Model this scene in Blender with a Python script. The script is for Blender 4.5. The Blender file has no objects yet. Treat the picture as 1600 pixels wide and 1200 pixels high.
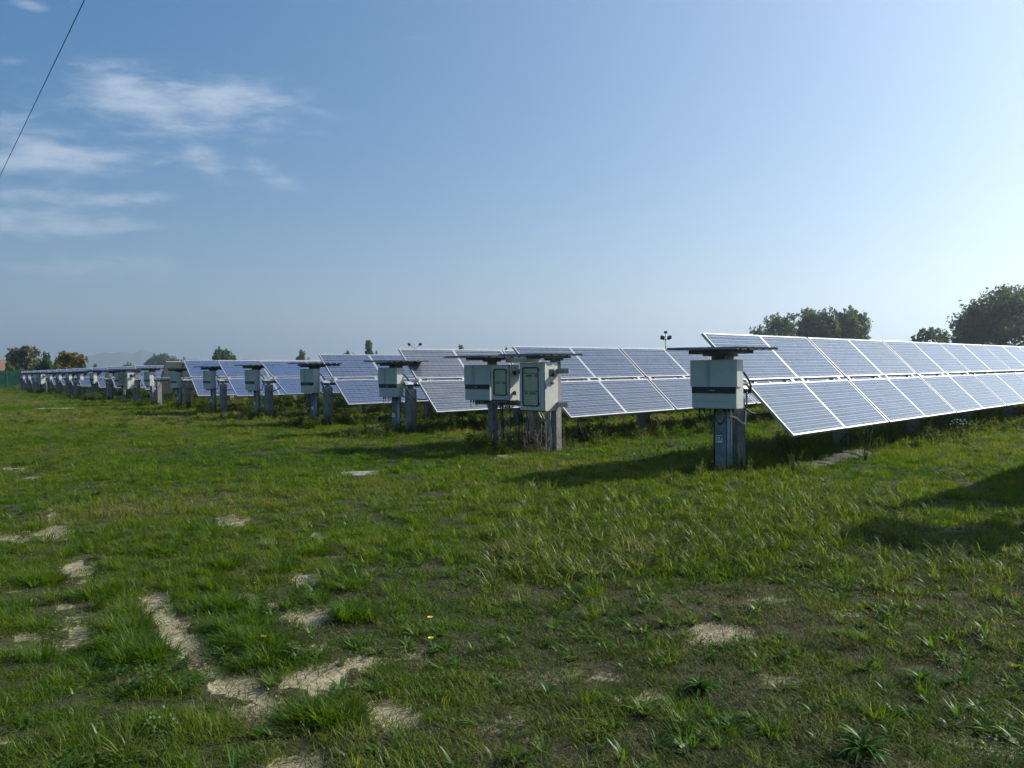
import bpy, bmesh, math, random
import numpy as np
from mathutils import Matrix, Vector

random.seed(7)
R = math.radians
S = bpy.context.scene
COL = S.collection
PI = math.pi

# ------------------------------------------------------------------ camera
HC, FPX, PIT, ROL = 1.5, 1250.0, 0.0178, -0.0123
cam_d = bpy.data.cameras.new('camera')
cam = bpy.data.objects.new('camera', cam_d)
COL.objects.link(cam)
cam_d.sensor_width = 36.0
cam_d.lens = 36.0 * FPX / 1600.0
cam_d.clip_start = 0.05
cam_d.clip_end = 40000
_R0 = Vector((1, 0, 0)); _U0 = Vector((0, math.sin(PIT), math.cos(PIT)))
_c, _s = math.cos(ROL), math.sin(ROL)
_Rv = _R0 * _c + _U0 * _s
_Uv = -_R0 * _s + _U0 * _c
_Fv = Vector((0, math.cos(PIT), -math.sin(PIT)))
cam.matrix_world = Matrix(((_Rv.x, _Uv.x, -_Fv.x, 0), (_Rv.y, _Uv.y, -_Fv.y, 0),
                           (_Rv.z, _Uv.z, -_Fv.z, HC), (0, 0, 0, 1)))
S.camera = cam

# ------------------------------------------------------------------ sky, sun, exposure
SUN_AZ, SUN_EL = R(69), R(33)          # azimuth to the right of straight ahead (+Y)
W = bpy.data.worlds.new('World'); S.world = W; W.use_nodes = True
SKY_STRENGTH = 0.110
SUN_STRENGTH = 5.0


def build_world():
    nt = W.node_tree; nt.nodes.clear(); N = nt.nodes.new; L = nt.links.new
    out = N('ShaderNodeOutputWorld'); bg = N('ShaderNodeBackground')
    sky = N('ShaderNodeTexSky'); sky.sky_type = 'NISHITA'; sky.sun_disc = False
    sky.sun_elevation = SUN_EL; sky.sun_rotation = SUN_AZ
    sky.altitude = 50; sky.air_density = 1.0; sky.dust_density = 0.35; sky.ozone_density = 1.5
    bg.inputs['Strength'].default_value = SKY_STRENGTH
    tc = N('ShaderNodeTexCoord')
    sep = N('ShaderNodeSeparateXYZ'); L(tc.outputs['Generated'], sep.inputs[0])

    def m(op, a, b=None, clamp=False):
        n = N('ShaderNodeMath'); n.operation = op; n.use_clamp = clamp
        for i, v in enumerate((a, b)):
            if v is None: continue
            if isinstance(v, (int, float)): n.inputs[i].default_value = v
            else: L(v, n.inputs[i])
        return n.outputs[0]
    yy = m('MAXIMUM', sep.outputs['Y'], 0.05)
    u = m('DIVIDE', sep.outputs['X'], yy)
    v = m('DIVIDE', sep.outputs['Z'], yy)
    # wispy cloud texture on the sky, stretched along the horizon
    cmb = N('ShaderNodeCombineXYZ'); L(m('ADD', m('MULTIPLY', u, 17.0), m('MULTIPLY', v, 8.0)), cmb.inputs[0]); L(m('MULTIPLY', v, 58.0), cmb.inputs[1])
    n1 = N('ShaderNodeTexNoise'); n1.inputs['Scale'].default_value = 1.0; n1.inputs['Detail'].default_value = 10
    n1.inputs['Roughness'].default_value = 0.64; n1.inputs['Distortion'].default_value = 0.25
    L(cmb.outputs[0], n1.inputs['Vector'])
    total = None
    # banks of cloud: (u, v, half width, half height, slope, strength)
    for cu, cv, ru, rv, sl, st in [(-.41, .335, .150, .036, -.10, .75), (-.33, .347, .055, .016, -.05, .55), (-.48, .355, .05, .03, -.5, .5),
                                   (-.595, .46, .022, .008, -.2, .75), (-.605, .300, .05, .022, -.3, .75), (-.61, .266, .075, .012, 0, .95),
                                   (-.555, .272, .035, .012, -.2, .8), (-.49, .272, .055, .016, 0, .6), (-.378, .262, .03, .022, -.6, .7),
                                   (-.29, .243, .045, .016, -.5, .6), (-.60, .226, .085, .014, 0, .55), (-.475, .219, .045, .008, 0, .6),
                                   (-.61, .193, .09, .02, 0, .7), (-.50, .184, .06, .008, 0, .6), (-.55, .132, .10, .014, -.05, .42),
                                   (-.47, .142, .06, .008, -.1, .3), (-.11, .415, .02, .006, 0, .25), (-.115, .463, .02, .006, 0, .15),
                                   (-.62, .39, .02, .006, 0, .4), (-.54, .17, .2, .10, -.1, .12)]:
        du = m('SUBTRACT', u, cu)
        dv = m('SUBTRACT', m('SUBTRACT', v, cv), m('MULTIPLY', du, sl))
        a = m('DIVIDE', du, ru); b = m('DIVIDE', dv, rv)
        r2 = m('ADD', m('MULTIPLY', a, a), m('MULTIPLY', b, b))
        g = m('MULTIPLY', m('POWER', 2.718, m('MULTIPLY', r2, -0.9)), st)
        total = g if total is None else m('ADD', total, g)
    front = m('GREATER_THAN', sep.outputs['Y'], 0.05)
    total = m('MULTIPLY', total, front)
    # thin clouds of the same kind over the rest of the left half of the sky
    mp2 = N('ShaderNodeMapping'); mp2.inputs['Scale'].default_value = (3.0, 3.0, 11.0)
    L(tc.outputs['Generated'], mp2.inputs[0])
    n2 = N('ShaderNodeTexNoise'); n2.inputs['Scale'].default_value = 1.6; n2.inputs['Detail'].default_value = 6
    L(mp2.outputs[0], n2.inputs['Vector'])
    side = N('ShaderNodeMapRange'); side.interpolation_type = 'SMOOTHSTEP'
    side.inputs['From Min'].default_value = -.53; side.inputs['From Max'].default_value = -.75
    L(sep.outputs['X'], side.inputs['Value'])
    cov = N('ShaderNodeMapRange'); cov.inputs['From Min'].default_value = .5; cov.inputs['From Max'].default_value = .75
    L(n2.outputs[0], cov.inputs['Value'])
    nz = N('ShaderNodeMapRange'); nz.interpolation_type = 'SMOOTHSTEP'
    nz.inputs['From Min'].default_value = .28; nz.inputs['From Max'].default_value = .66
    fld = m('ADD', m('MULTIPLY', n1.outputs[0], .95), m('MULTIPLY', m('MINIMUM', total, 1.15), .50))
    nz.inputs['From Min'].default_value = .52; nz.inputs['From Max'].default_value = 1.18
    L(fld, nz.inputs['Value'])
    dens = m('MULTIPLY', nz.outputs[0], m('MINIMUM', m('MULTIPLY', total, 4.0), 1.0))
    dens = m('ADD', dens, m('MULTIPLY', m('MULTIPLY', side.outputs[0], cov.outputs[0]), .6))
    dens = m('MULTIPLY', dens, .47, True)
    # broad hazy aureole round the sun
    dt = N('ShaderNodeVectorMath'); dt.operation = 'DOT_PRODUCT'; L(tc.outputs['Generated'], dt.inputs[0])
    dt.inputs[1].default_value = (math.sin(SUN_AZ) * math.cos(SUN_EL), math.cos(SUN_AZ) * math.cos(SUN_EL), math.sin(SUN_EL))
    th = m('ARCCOSINE', m('MINIMUM', dt.outputs['Value'], .99999))
    q = m('DIVIDE', th, R(54))
    gl = m('MULTIPLY', m('POWER', 2.71828, m('MULTIPLY', m('MULTIPLY', q, q), -1.0)), GLOW)
    hs = N('ShaderNodeHueSaturation'); hs.inputs['Saturation'].default_value = SKY_SAT; gm = N('ShaderNodeGamma'); gm.inputs['Gamma'].default_value = .72; L(sky.outputs[0], gm.inputs['Color']); L(gm.outputs[0], hs.inputs['Color'])
    gc = N('ShaderNodeVectorMath'); gc.operation = 'SCALE'; gc.inputs[0].default_value = (1.10, 1.0, .86); L(gl, gc.inputs['Scale'])
    ad = N('ShaderNodeVectorMath'); ad.operation = 'ADD'; tn = N('ShaderNodeVectorMath'); tn.operation = 'MULTIPLY'; L(hs.outputs[0], tn.inputs[0]); tn.inputs[1].default_value = (1.0, .975, 1.03); L(tn.outputs[0], ad.inputs[0]); L(gc.outputs[0], ad.inputs[1])
    mix = N('ShaderNodeMix'); mix.data_type = 'RGBA'
    L(dens, mix.inputs['Factor']); L(ad.outputs[0], mix.inputs[6])
    mix.inputs[7].default_value = (6.6, 6.9, 7.3, 1)
    L(mix.outputs[2], bg.inputs['Color']); L(bg.outputs[0], out.inputs['Surface'])


SKY_SAT = 1.88
GLOW = 2.2
build_world()
sl = bpy.data.lights.new('sun', 'SUN'); sun = bpy.data.objects.new('sun', sl); COL.objects.link(sun)
sl.energy = SUN_STRENGTH; sl.angle = R(0.53); sl.color = (1.0, .95, .86)
sd = Vector((math.sin(SUN_AZ) * math.cos(SUN_EL), math.cos(SUN_AZ) * math.cos(SUN_EL), math.sin(SUN_EL)))
sun.rotation_euler = (-sd).to_track_quat('-Z', 'Y').to_euler()
S.view_settings.view_transform = 'Standard'; S.view_settings.look = 'None'
S.view_settings.exposure = 0.5; S.view_settings.gamma = 1.0
S.view_settings.use_curve_mapping = False
S.render.engine = 'CYCLES'
S.cycles.volume_bounces = 1
S.cycles.max_bounces = 8
S.cycles.transparent_max_bounces = 16
S.cycles.use_denoising = True
S.cycles.denoising_prefilter = 'NONE'


# ------------------------------------------------------------------ helpers
def project(x, y, z=0.0):
    z = z - HC
    c, s = math.cos(PIT), math.sin(PIT)
    y2 = y * c - z * s; z2 = y * s + z * c
    u = FPX * x / y2; v = -FPX * z2 / y2
    c, s = math.cos(ROL), math.sin(ROL)
    return 800 + u * c - v * s, 600 + u * s + v * c


def ground_at(px, py):
    """the point of the flat ground on the sight line through a photograph pixel"""
    a, b = px - 800, py - 600
    d = _Fv * FPX + _Rv * a - _Uv * b
    t = -HC / d.z
    return d.x * t, d.y * t


def at_depth(px, py, dist):
    """the point of that sight line at depth dist (metres along +Y)"""
    d = _Fv * FPX + _Rv * (px - 800) - _Uv * (py - 600)
    t = dist / d.y
    return Vector((d.x * t, dist, HC + d.z * t))


def sstep(a, b, x):
    t = np.clip((x - a) / (b - a), 0, 1)
    return t * t * (3 - 2 * t)


def _hash(ix, iy, seed):
    n = (ix.astype(np.int64) * 374761393 + iy.astype(np.int64) * 668265263 + seed * 1442695041) & 0xffffffff
    n = ((n ^ (n >> 13)) * 1274126177) & 0xffffffff
    return ((n ^ (n >> 16)) & 0xffff) / 65535.0


def vnoise(x, y, sc, seed=0):
    x = x * sc; y = y * sc
    ix = np.floor(x); iy = np.floor(y); fx = x - ix; fy = y - iy
    fx = fx * fx * (3 - 2 * fx); fy = fy * fy * (3 - 2 * fy)
    a = _hash(ix, iy, seed); b = _hash(ix + 1, iy, seed); c = _hash(ix, iy + 1, seed); d = _hash(ix + 1, iy + 1, seed)
    return (a * (1 - fx) + b * fx) * (1 - fy) + (c * (1 - fx) + d * fx) * fy


def fbm(x, y, sc, seed=0, oc=4):
    t = 0; a = .5; n = 0
    for o in range(oc):
        t = t + a * vnoise(x + 17.3 * o, y - 9.1 * o, sc * 2 ** o, seed + o); n += a; a *= .5
    return t / n


class Nodes:
    def __init__(self, name):
        self.m = bpy.data.materials.new(name); self.m.use_nodes = True
        self.nt = self.m.node_tree; self.nt.nodes.clear()
        self.out = self.nt.nodes.new('ShaderNodeOutputMaterial')

    def n(self, t, **kw):
        nd = self.nt.nodes.new('ShaderNode' + t)
        for k, v in kw.items(): setattr(nd, k, v)
        return nd

    def l(self, a, b): self.nt.links.new(a, b)

    def math(self, op, a, b=None, clamp=False):
        n = self.n('Math', operation=op, use_clamp=clamp)
        for i, v in enumerate((a, b)):
            if v is None: continue
            if isinstance(v, (int, float)): n.inputs[i].default_value = v
            else: self.l(v, n.inputs[i])
        return n.outputs[0]

    def mixc(self, f, a, b):
        n = self.n('Mix', data_type='RGBA')
        for i, v in ((0, f), (6, a), (7, b)):
            if isinstance(v, (int, float)): n.inputs[i].default_value = v
            elif isinstance(v, tuple): n.inputs[i].default_value = v if len(v) == 4 else v + (1,)
            else: self.l(v, n.inputs[i])
        return n.outputs[2]

    def noise(self, sc, detail=4, rough=.55, coord=None):
        n = self.n('TexNoise'); n.inputs['Scale'].default_value = sc
        n.inputs['Detail'].default_value = detail; n.inputs['Roughness'].default_value = rough
        if coord is not None: self.l(coord, n.inputs['Vector'])
        return n.outputs[0]

    def ramp(self, v, lo, hi):
        n = self.n('MapRange', interpolation_type='SMOOTHSTEP'); n.inputs['From Min'].default_value = lo
        n.inputs['From Max'].default_value = hi; self.l(v, n.inputs['Value'])
        return n.outputs[0]


def mat_plain(name, col, rough=.6, metal=0.0, var=.15, vscale=6, dirt=None, bump=0, bscale=60, spec=.5):
    k = Nodes(name)
    tc = k.n('TexCoord'); co = tc.outputs['Object']
    b = k.n('BsdfPrincipled'); b.inputs['Roughness'].default_value = rough; b.inputs['Metallic'].default_value = metal
    b.inputs['Specular IOR Level'].default_value = spec
    nz = k.noise(vscale, 5, .6, co)
    dark = tuple(c * (1 - var) for c in col); lite = tuple(min(1, c * (1 + var)) for c in col)
    c = k.mixc(k.ramp(nz, .3, .7), dark, lite)
    if dirt:
        nz2 = k.noise(vscale * 2.7, 6, .7, co)
        c = k.mixc(k.math('MULTIPLY', k.ramp(nz2, .5, .75), dirt[1]), c, dirt[0])
    k.l(c, b.inputs['Base Color'])
    if bump:
        bp = k.n('Bump'); bp.inputs['Strength'].default_value = bump; bp.inputs['Distance'].default_value = .01
        k.l(k.noise(bscale, 5, .6, co), bp.inputs['Height']); k.l(bp.outputs[0], b.inputs['Normal'])
    k.l(b.outputs[0], k.out.inputs[0])
    return k.m


M = {}
M['alu'] = mat_plain('aluminium', (.38, .385, .385), .5, .3, .1, 3)
M['steel'] = mat_plain('galvanised_steel', (.30, .32, .33), .5, .55, .2, 9)
M['backsheet'] = mat_plain('backsheet_white', (.62, .61, .55), .55, 0, .05, 3)
M['concrete'] = mat_plain('weathered_concrete', (.25, .25, .24), .85, 0, .22, 5, ((.10, .11, .085), .55), .5, 70)
M['slab'] = mat_plain('slab_concrete', (.30, .285, .24), .9, 0, .25, 6, ((.12, .11, .07), .7), .5, 50)
M['case'] = mat_plain('case_paint', (.57, .58, .52), .5, 0, .05, 3, ((.33, .33, .27), .38))
M['case_lid'] = mat_plain('lid_paint', (.56, .575, .515), .48, 0, .05, 3, ((.33, .33, .27), .32))
M['strip'] = mat_plain('strip_paint', (.36, .43, .45), .4, 0, .05)
M['black'] = mat_plain('black_plastic', (.018, .019, .02), .45, 0, .2)
M['rubber'] = mat_plain('rubber_seal', (.012, .012, .012), .6, 0, .1)
M['red'] = mat_plain('red_plastic', (.35, .04, .03), .4, 0, .1)
M['yellow'] = mat_plain('yellow_sticker', (.7, .55, .12), .5, 0, .05)
M['roof'] = mat_plain('roof_sheet', (.17, .175, .17), .7, .1, .25, 4, ((.09, .085, .06), .5))
M['roofpale'] = mat_plain('pale_board', (.52, .50, .42), .7, 0, .08, 3)
M['pvc'] = mat_plain('grey_conduit', (.42, .43, .43), .5, 0, .1)
M['white'] = mat_plain('white_print', (.75, .76, .75), .5, 0, .03)
M['ink'] = mat_plain('black_print', (.02, .02, .02), .5, 0, 0)
M['cable'] = mat_plain('cable_black', (.02, .02, .022), .5, 0, .1)
M['bark'] = mat_plain('bark', (.09, .07, .05), .9, 0, .3, 8, None, .6, 20)
M['brick'] = mat_plain('house_plaster', (.45, .38, .30), .9, 0, .1)
M['tile'] = mat_plain('roof_tile', (.30, .15, .095), .85, 0, .25, 3)
M['glass_dark'] = mat_plain('dark_window', (.03, .035, .04), .15, 0, .1)
M['cloth'] = mat_plain('grey_fleece', (.10, .097, .085), .95, 0, .3, 9, ((.07, .06, .035), .8), .6, 40)
M['fence'] = mat_plain('fence_green', (.02, .07, .045), .6, 0, .15)


def mat_window():
    """cloudy polycarbonate door window: the yellowed equipment plates show through dimly"""
    k = Nodes('cabinet_window'); b = k.n('BsdfPrincipled')
    b.inputs['Base Color'].default_value = (.46, .46, .30, 1); b.inputs['Roughness'].default_value = .12
    b.inputs['Alpha'].default_value = .22
    k.l(b.outputs[0], k.out.inputs[0]); return k.m


M['window'] = mat_window()
M['plate'] = mat_plain('equipment_plate', (.80, .77, .52), .5, 0, .05)
M['breaker'] = mat_plain('breaker_grey', (.16, .16, .14), .5, 0, .1)


def mat_cells():
    """polycrystalline cells: 10 x 6 with two busbars each, under dusty glass. Object space metres."""
    k = Nodes('solar_cells')
    tc = k.n('TexCoord'); sp = k.n('SeparateXYZ'); k.l(tc.outputs['Object'], sp.inputs[0])
    X, Y = sp.outputs[0], sp.outputs[1]
    cx = k.math('DIVIDE', k.math('ADD', X, .82), .164)      # cell index along the module
    cy = k.math('DIVIDE', k.math('ADD', Y, .474), .158)
    fx = k.math('FRACT', cx); fy = k.math('FRACT', cy)

    def line(f, c, w):  # 1 inside |f-c|<w
        return k.math('LESS_THAN', k.math('ABSOLUTE', k.math('SUBTRACT', f, c)), w)
    bus = k.math('MAXIMUM', line(fy, .27, .022), line(fy, .73, .022))
    gap = k.math('MAXIMUM', k.math('MAXIMUM', line(fy, 0, .014), line(fy, 1, .014)), k.math('MULTIPLY', k.math('MAXIMUM', line(fx, 0, .012), line(fx, 1, .012)), .35))
    # outside the cell field: white margin
    mx = k.math('GREATER_THAN', k.math('ABSOLUTE', X), .822)
    my = k.math('GREATER_THAN', k.math('ABSOLUTE', Y), .476)
    margin = k.math('MAXIMUM', mx, my)
    inf = k.n('ObjectInfo')
    cell = k.n('CombineXYZ'); k.l(k.math('FLOOR', cx), cell.inputs[0]); k.l(k.math('FLOOR', cy), cell.inputs[1]); k.l(k.math('MULTIPLY', inf.outputs['Random'], 77), cell.inputs[2])
    wn = k.n('TexWhiteNoise'); k.l(cell.outputs[0], wn.inputs['Vector'])
    vor = k.n('TexVoronoi'); vor.inputs['Scale'].default_value = 60; k.l(tc.outputs['Object'], vor.inputs['Vector'])
    base = k.mixc(wn.outputs['Value'], (.009, .034, .088), (.016, .054, .140))
    base = k.mixc(k.math('MULTIPLY', k.ramp(vor.outputs['Color'], .2, .9), .35), base, (.022, .08, .21))
    base = k.mixc(k.math('MULTIPLY', inf.outputs['Random'], .35), base, (.020, .034, .085))
    vm = k.n('VectorMath', operation='MULTIPLY'); k.l(base, vm.inputs[0]); k.l(inf.outputs['Color'], vm.inputs[1]); base = vm.outputs[0]
    c = k.mixc(k.math('MAXIMUM', gap, margin), base, (.42, .44, .47))
    c = k.mixc(bus, c, (.46, .48, .50))
    # dust film
    nz = k.noise(2.2, 6, .65, tc.outputs['Object'])
    dust = k.math('ADD', k.math('MULTIPLY', k.ramp(nz, .3, .75), .10), .09)
    edge = k.n('MapRange', interpolation_type='SMOOTHSTEP'); edge.inputs['From Min'].default_value = -.33; edge.inputs['From Max'].default_value = -.49; k.l(Y, edge.inputs['Value'])
    dust = k.math('MULTIPLY', k.math('MULTIPLY', dust, inf.outputs['Alpha']), k.math('ADD', k.math('MULTIPLY', inf.outputs['Random'], .9), .55))
    dust = k.math('ADD', dust, k.math('MULTIPLY', k.math('MULTIPLY', edge.outputs[0], k.ramp(k.noise(7, 5, .7, tc.outputs['Object']), .35, .7)), .22), True)
    c = k.mixc(dust, c, (.36, .39, .41))
    b = k.n('BsdfPrincipled')
    k.l(c, b.inputs['Base Color'])
    b.inputs['Roughness'].default_value = .5
    b.inputs['Specular IOR Level'].default_value = 0
    b.inputs['Coat Weight'].default_value = 1.0; b.inputs['Coat Roughness'].default_value = .05; b.inputs['Coat IOR'].default_value = 1.55
    bp = k.n('Bump'); bp.inputs['Strength'].default_value = .06; bp.inputs['Distance'].default_value = .01
    k.l(k.noise(5, 3, .5, tc.outputs['Object']), bp.inputs['Height']); k.l(bp.outputs[0], b.inputs['Coat Normal'])
    k.l(b.outputs[0], k.out.inputs[0])
    return k.m


M['cells'] = mat_cells()


def mat_grass(name, cols, trans=.45, spec=.12, rough=.5):
    """cols: three colours blended by the per-clump 'tint' attribute and a per-clump random."""
    k = Nodes(name)
    at = k.n('Attribute', attribute_type='INSTANCER', attribute_name='tint')
    inf = k.n('ObjectInfo')
    geo = k.n('Attribute', attribute_type='GEOMETRY', attribute_name='shade')
    t = k.math('ADD', at.outputs['Fac'], k.math('MULTIPLY', k.math('SUBTRACT', inf.outputs['Random'], .5), .30))
    t = k.math('ADD', t, k.math('MULTIPLY', k.math('SUBTRACT', geo.outputs['Fac'], .5), .45), True)
    r = k.n('ValToRGB'); k.l(t, r.inputs[0])
    e = r.color_ramp.elements
    e[0].position = 0; e[0].color = cols[0] + (1,)
    e[1].position = 1; e[1].color = cols[-1] + (1,)
    for i, c in enumerate(cols[1:-1]):
        x = e.new((i + 1) / (len(cols) - 1)); x.color = c + (1,)
    d = k.n('BsdfDiffuse'); k.l(r.outputs[0], d.inputs[0])
    tr = k.n('BsdfTranslucent')
    hs = k.n('HueSaturation'); hs.inputs['Saturation'].default_value = 1.12; hs.inputs['Value'].default_value = 1.6
    hs.inputs['Hue'].default_value = .482
    k.l(r.outputs[0], hs.inputs['Color']); k.l(hs.outputs[0], tr.inputs[0])
    mx = k.n('MixShader'); mx.inputs[0].default_value = trans
    k.l(d.outputs[0], mx.inputs[1]); k.l(tr.outputs[0], mx.inputs[2])
    g = k.n('BsdfGlossy'); g.inputs['Roughness'].default_value = rough; g.inputs['Color'].default_value = (.8, .85, .8, 1)
    m2 = k.n('MixShader'); m2.inputs[0].default_value = spec * .12
    k.l(mx.outputs[0], m2.inputs[1]); k.l(g.outputs[0], m2.inputs[2])
    k.l(m2.outputs[0], k.out.inputs[0])
    return k.m


M['lawn'] = mat_grass('lawn_blades', [(.042, .108, .010), (.084, .154, .014), (.134, .170, .026), (.23, .21, .085)], .52)
M['dry'] = mat_grass('dry_blades', [(.038, .078, .013), (.060, .090, .020), (.098, .105, .038), (.20, .18, .10)], .35)
M['broad'] = mat_grass('broad_blades', [(.060, .115, .012), (.105, .150, .020), (.16, .175, .045), (.30, .28, .16)], .52, .22, .45)
M['rosette'] = mat_grass('rosette_leaves', [(.044, .115, .013), (.072, .150, .017), (.11, .165, .03)], .42, .22, .45)
M['weed'] = mat_grass('weed_leaves', [(.034, .084, .012), (.066, .12, .016), (.105, .135, .03), (.17, .15, .065)], .42, .15)
M['clover'] = mat_grass('clover_leaves', [(.034, .090, .018), (.052, .112, .022), (.075, .12, .03)], .4, .15)


M['crumb'] = mat_plain('soil_crumb', (.32, .27, .18), .95, 0, .35, 20)


def mat_leaf(name, a, b, c, trans=.3):
    k = Nodes(name)
    at = k.n('Attribute', attribute_type='GEOMETRY', attribute_name='shade')
    r = k.n('ValToRGB'); k.l(at.outputs['Fac'], r.inputs[0])
    e = r.color_ramp.elements; e[0].color = a + (1,); e[1].color = c + (1,); x = e.new(.5); x.color = b + (1,)
    d = k.n('BsdfDiffuse'); k.l(r.outputs[0], d.inputs[0])
    t = k.n('BsdfTranslucent'); k.l(r.outputs[0], t.inputs[0])
    mx = k.n('MixShader'); mx.inputs[0].default_value = trans
    k.l(d.outputs[0], mx.inputs[1]); k.l(t.outputs[0], mx.inputs[2]); k.l(mx.outputs[0], k.out.inputs[0])
    return k.m


M['leaf_green'] = mat_leaf('leaves_green', (0.090, 0.140, 0.054), (0.129, 0.179, 0.067), (0.179, 0.224, 0.087), .58)
M['leaf_dark'] = mat_leaf('leaves_dark', (0.072, 0.118, 0.050), (0.106, 0.154, 0.062), (0.150, 0.192, 0.078), .58)
M['leaf_grey'] = mat_leaf('leaves_grey', (0.130, 0.150, 0.078), (0.182, 0.195, 0.104), (0.234, 0.227, 0.143))
M['leaf_autumn'] = mat_leaf('leaves_autumn', (0.096, 0.120, 0.032), (0.192, 0.176, 0.040), (0.448, 0.240, 0.048))
M['leaf_pale'] = mat_leaf('leaves_pale', (0.108, 0.120, 0.048), (0.156, 0.156, 0.066), (0.216, 0.192, 0.096))
M['leaf_lime'] = mat_leaf('leaves_lime', (0.126, 0.154, 0.028), (0.196, 0.224, 0.042), (0.280, 0.280, 0.070))


# ---- bmesh helpers
def add_box(bm, x0, x1, y0, y1, z0, z1, mi=0):
    vs = [bm.verts.new((x, y, z)) for z in (z0, z1) for y in (y0, y1) for x in (x0, x1)]
    for f in ((0, 2, 3, 1), (4, 5, 7, 6), (0, 1, 5, 4), (2, 6, 7, 3), (0, 4, 6, 2), (1, 3, 7, 5)):
        fc = bm.faces.new([vs[i] for i in f]); fc.material_index = mi
    return vs


def add_tube(bm, pts, r, n=8, cap=True):
    pts = [Vector(p) for p in pts]; rings = []
    for i, p in enumerate(pts):
        t = (pts[min(i + 1, len(pts) - 1)] - pts[max(i - 1, 0)]).normalized()
        a = t.cross(Vector((0, 0, 1)))
        if a.length < .05: a = t.cross(Vector((1, 0, 0)))
        a.normalize(); b = t.cross(a)
        rr = r[i] if isinstance(r, (list, tuple)) else r
        rings.append([bm.verts.new(p + a * rr * math.cos(2 * PI * j / n) + b * rr * math.sin(2 * PI * j / n)) for j in range(n)])
    for i in range(len(rings) - 1):
        for j in range(n):
            f = bm.faces.new((rings[i][j], rings[i][(j + 1) % n], rings[i + 1][(j + 1) % n], rings[i + 1][j])); f.smooth = True
    if cap:
        bm.faces.new(rings[0][::-1]); bm.faces.new(rings[-1])


def curve_pts(ps, n=10):
    """Catmull-Rom through points"""
    P = [Vector(p) for p in ps]; P = [P[0]] + P + [P[-1]]; o = []
    for i in range(1, len(P) - 2):
        for j in range(n):
            t = j / n
            o.append(.5 * ((2 * P[i]) + (-P[i - 1] + P[i + 1]) * t + (2 * P[i - 1] - 5 * P[i] + 4 * P[i + 1] - P[i + 2]) * t * t + (-P[i - 1] + 3 * P[i] - 3 * P[i + 1] + P[i + 2]) * t ** 3))
    o.append(P[-2]); return o


def to_mesh(bm, name, mats, bevel=0, normals=True):
    if bevel:
        bmesh.ops.bevel(bm, geom=list(bm.edges), offset=bevel, segments=2, affect='EDGES', profile=.6)
    if normals: bmesh.ops.recalc_face_normals(bm, faces=bm.faces)
    me = bpy.data.meshes.new(name); bm.to_mesh(me); bm.free()
    for m in (mats if isinstance(mats, (list, tuple)) else [mats]): me.materials.append(m)
    return me


def link(name, me, parent=None, loc=(0, 0, 0), rot=(0, 0, 0), scale=None):
    o = bpy.data.objects.new(name, me); COL.objects.link(o)
    o.location = loc; o.rotation_euler = rot
    if scale: o.scale = scale
    if parent: o.parent = parent
    return o


def thing(name, label, cat, loc=(0, 0, 0), rz=0, group=None):
    o = bpy.data.objects.new(name, None); COL.objects.link(o)
    o.empty_display_size = .2
    o.location = loc; o.rotation_euler = (0, 0, rz); o['label'] = label; o['category'] = cat
    if group: o['group'] = group
    return o


def tag(o, label, cat, group=None):
    o['label'] = label; o['category'] = cat
    if group: o['group'] = group
    return o


def copy_tree(o, parent=None):
    c = o.copy(); COL.objects.link(c)
    if parent: c.parent = parent
    for ch in list(o.children): copy_tree(ch, c)
    return c


def box_me(name, mat, x0, x1, y0, y1, z0, z1, bevel=0):
    bm = bmesh.new(); add_box(bm, x0, x1, y0, y1, z0, z1); return to_mesh(bm, name, mat, bevel)


ORD = ['first', 'second', 'third', 'fourth', 'fifth', 'sixth', 'seventh', 'eighth', 'ninth', 'tenth', 'eleventh', 'twelfth',
       'thirteenth', 'fourteenth', 'fifteenth', 'sixteenth', 'seventeenth', 'eighteenth', 'nineteenth', 'twentieth']

# ------------------------------------------------------------------ site layout
AZ = 0.7994                                    # tracker rows run this far right of straight ahead
RV = Vector((math.sin(AZ), math.cos(AZ), 0)); QV = Vector((math.cos(AZ), -math.sin(AZ), 0))
DV = Vector((-math.sin(.6456), math.cos(.6456), 0)); PITCH = 4.8475
RZ = PI / 2 - AZ                               # local x = along the row, local y = away from the lane end


def row_pos(n):                                # n = row number (37 nearest in view)
    k = 37 - n
    return Vector((2.934, 11.439, 0)) + DV * (PITCH * k)


TABLE = {38: (1.7, 44, .17, 1.28), 37: (.508, 45.7, .17, 1.282), 36: (.588, 41.6, .18, 1.283), 35: (.293, 46.0, .65, 1.294), 34: (.2, 42.8, .92, 1.308),
         33: (.1, 31.3, 1.25, 1.35), 32: (.1, 39.7, 1.35, 1.325), 31: (.1, 46.7, 1.35, 1.326), 30: (.25, -47, .75, 1.33),
         29: (.241, 37.4, 1.2, 1.338), 28: (-.05, 36.8, .5, 1.36), 27: (.1, 38, .1, 1.35), 26: (-.2, 35.8, .1, 1.355)}
# reflections off each tilt, painted as cell tint (r, g, b), and how dusty the glass is
ROW_TINT = {37: (1.1, 1.1, .9, 1.3), 36: (1.2, .9, .75, .45), 35: (1.9, 1.0, .65, .5), 34: (.8, .9, .9, .25), 33: (.5, .95, 1.2, .2), 32: (.5, .95, 1.2, .2), 31: (.5, .95, 1.2, .2)}
NCOL = {38: 12, 37: 14, 36: 14, 35: 10, 34: 8, 33: 8, 32: 6, 31: 6, 30: 6, 29: 6}

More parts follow.
